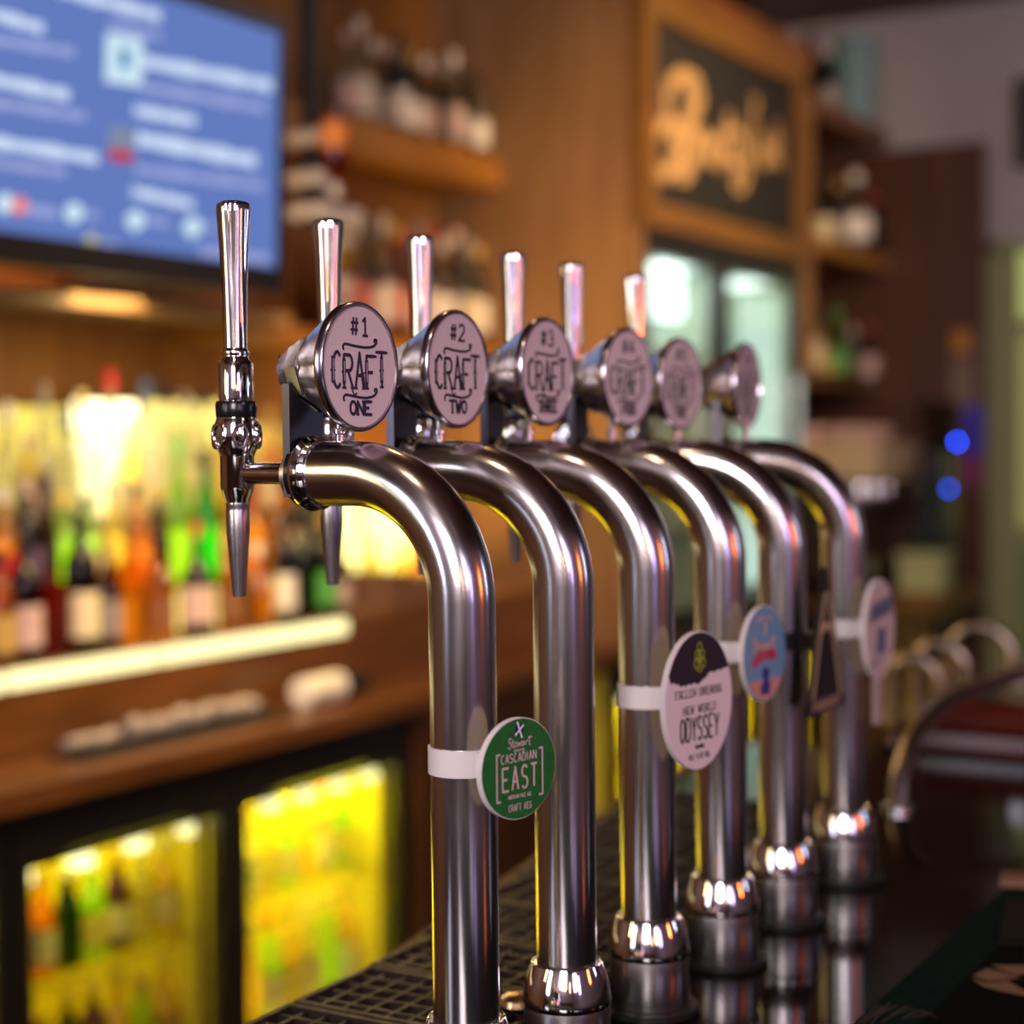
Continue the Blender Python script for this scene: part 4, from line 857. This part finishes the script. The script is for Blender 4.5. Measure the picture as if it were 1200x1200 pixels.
pts = [seen(1052, 945, y=2.31)+Vector((0,0,.0)), seen(1056, 905, y=2.34), seen(1072, 862, y=2.40), seen(1100, 830, y=2.48), seen(1135, 808, y=2.56), seen(1162, 800, y=2.62)]
lp = pts[-1]; pts += [lp+Vector(v) for v in ((.07,.16,.018),(.13,.34,.004),(.16,.44,-.05))]; pts.append(Vector((lp.x+.17, lp.y+.47, 1.062)))
t = thing('curved_pipe', 'curved bright pipe rising from the bar before the mahogany rail', 'pipe', (pts[0].x, pts[0].y, 1.10))
MB().tube(spline([(p.x-pts[0].x, p.y-pts[0].y, p.z-1.10) for p in pts], 5), .0125, 20).build('pipe_bend', SPT, t, True)
MB().lathe([(0, 0), (.020, 0), (.020, .006), (.013, .010)], 20).build('base_ring', CHROME, t, True)
t = thing('glass_tumbler', 'cut glass tumbler with glints standing on the mahogany rail', 'glass', (seen(1197, 830, y=2.93).x, 2.935, 1.13))
TGL = tinted('tumbler_glass', (.9, .85, .8), .5, .05)
MB().lathe([(0, 0), (.030, 0), (.032, .004), (.037, .10), (.0345, .10), (.030, .012), (0, .010)], 10).build('tumbler_bowl', TGL, t)
m = MB()
for k in range(10): a = k*pi/5; m.lathe([(0, -.004), (.004, 0), (0, .004)], 6, c=(.0345*cos(a), .0345*sin(a), .045)); m.lathe([(0, -.003), (.003, 0), (0, .003)], 6, c=(.036*cos(a+.3), .036*sin(a+.3), .075))
m.build('cut_facets', CHROME, t)

# ------------------------------------------------------------------ bar runner at the lower right
t = thing('bar_runner', 'black bar runner with dark green border and tan leaf print', 'mat', (-.495, 1.30, 1.10))
MB().box(0, .33, -1.2, .74, 0, .004).build('runner_base', mat('dark_green_cloth', (.002, .014, .010), 1, noise=.3, nscale=60, spec=.08), t)  # near end lengthened out of view to dull bar-top glare in the columns
MB().box(.052, .30, -1.17, .70, .004, .0046).build('black_field', mat('black_cloth', (.003, .003, .003), 1, spec=.05), t)
TAN = mat('tan_print', (.22, .12, .065), .8, spec=.1); TAN2 = mat('grey_tan_print', (.07, .052, .038), .8, spec=.1)
def rp(px, py): p = seen(px, py, z=1.105); return (p.x+.495, p.y-1.30)
def leaf(pts): 
    q = [rp(*p) for p in pts]; m = MB(); m.add([(x, y, .0051) for x, y in q], [tuple(range(len(q)))]); return m
leaf([(1140,1143),(1156,1135),(1178,1140),(1196,1146),(1180,1148),(1158,1150)]).build('leaf_print', TAN, t)
leaf([(1138,1146),(1156,1152),(1180,1149),(1200,1160),(1214,1170),(1175,1162),(1152,1156)]).build('leaf_print', TAN, t)
leaf([(1162,1131),(1200,1131),(1212,1140),(1190,1143),(1175,1137)]).build('leaf_print', TAN, t)
m = MB()
random.seed(5)
for k in range(16):
    a = rp(1004+k*5+random.uniform(-3,3), 1196+random.uniform(-3,8)-k*.8); b = rp(1030+k*4.5, 1174+random.uniform(-4,4)+k*1.2); m.ribbon([a, b], .0016, .0052)
m.build('brush_marks', TAN2, t)
t = thing('menu_card', 'tan and olive menu card lying on the bar runner', 'card', (-.495, 1.30, 1.1046))
m = MB(); q = [rp(*p) for p in ((1170,1108),(1178,1055),(1260,1060),(1260,1112))]; m.prism([(x, y) for x, y in reversed(q)], .0005, .0030); m.build('card', mat('dark_olive_card', (.010, .008, .005), .8, spec=.1), t)
m = MB()
for k in range(7):
    a = rp(1174+k*1.2, 1098-k*6); b = rp(1250, 1102-k*6); m.ribbon([a, b], .0030, .0036)
m.build('card_lines', TAN2, t)
m = MB(); q = [rp(*p) for p in ((1174,1030),(1260,1034),(1260,1042),(1172,1040))]; m.prism([(x, y) for x, y in reversed(q)], .0005, .010); m.build('card_edge', TAN, t)
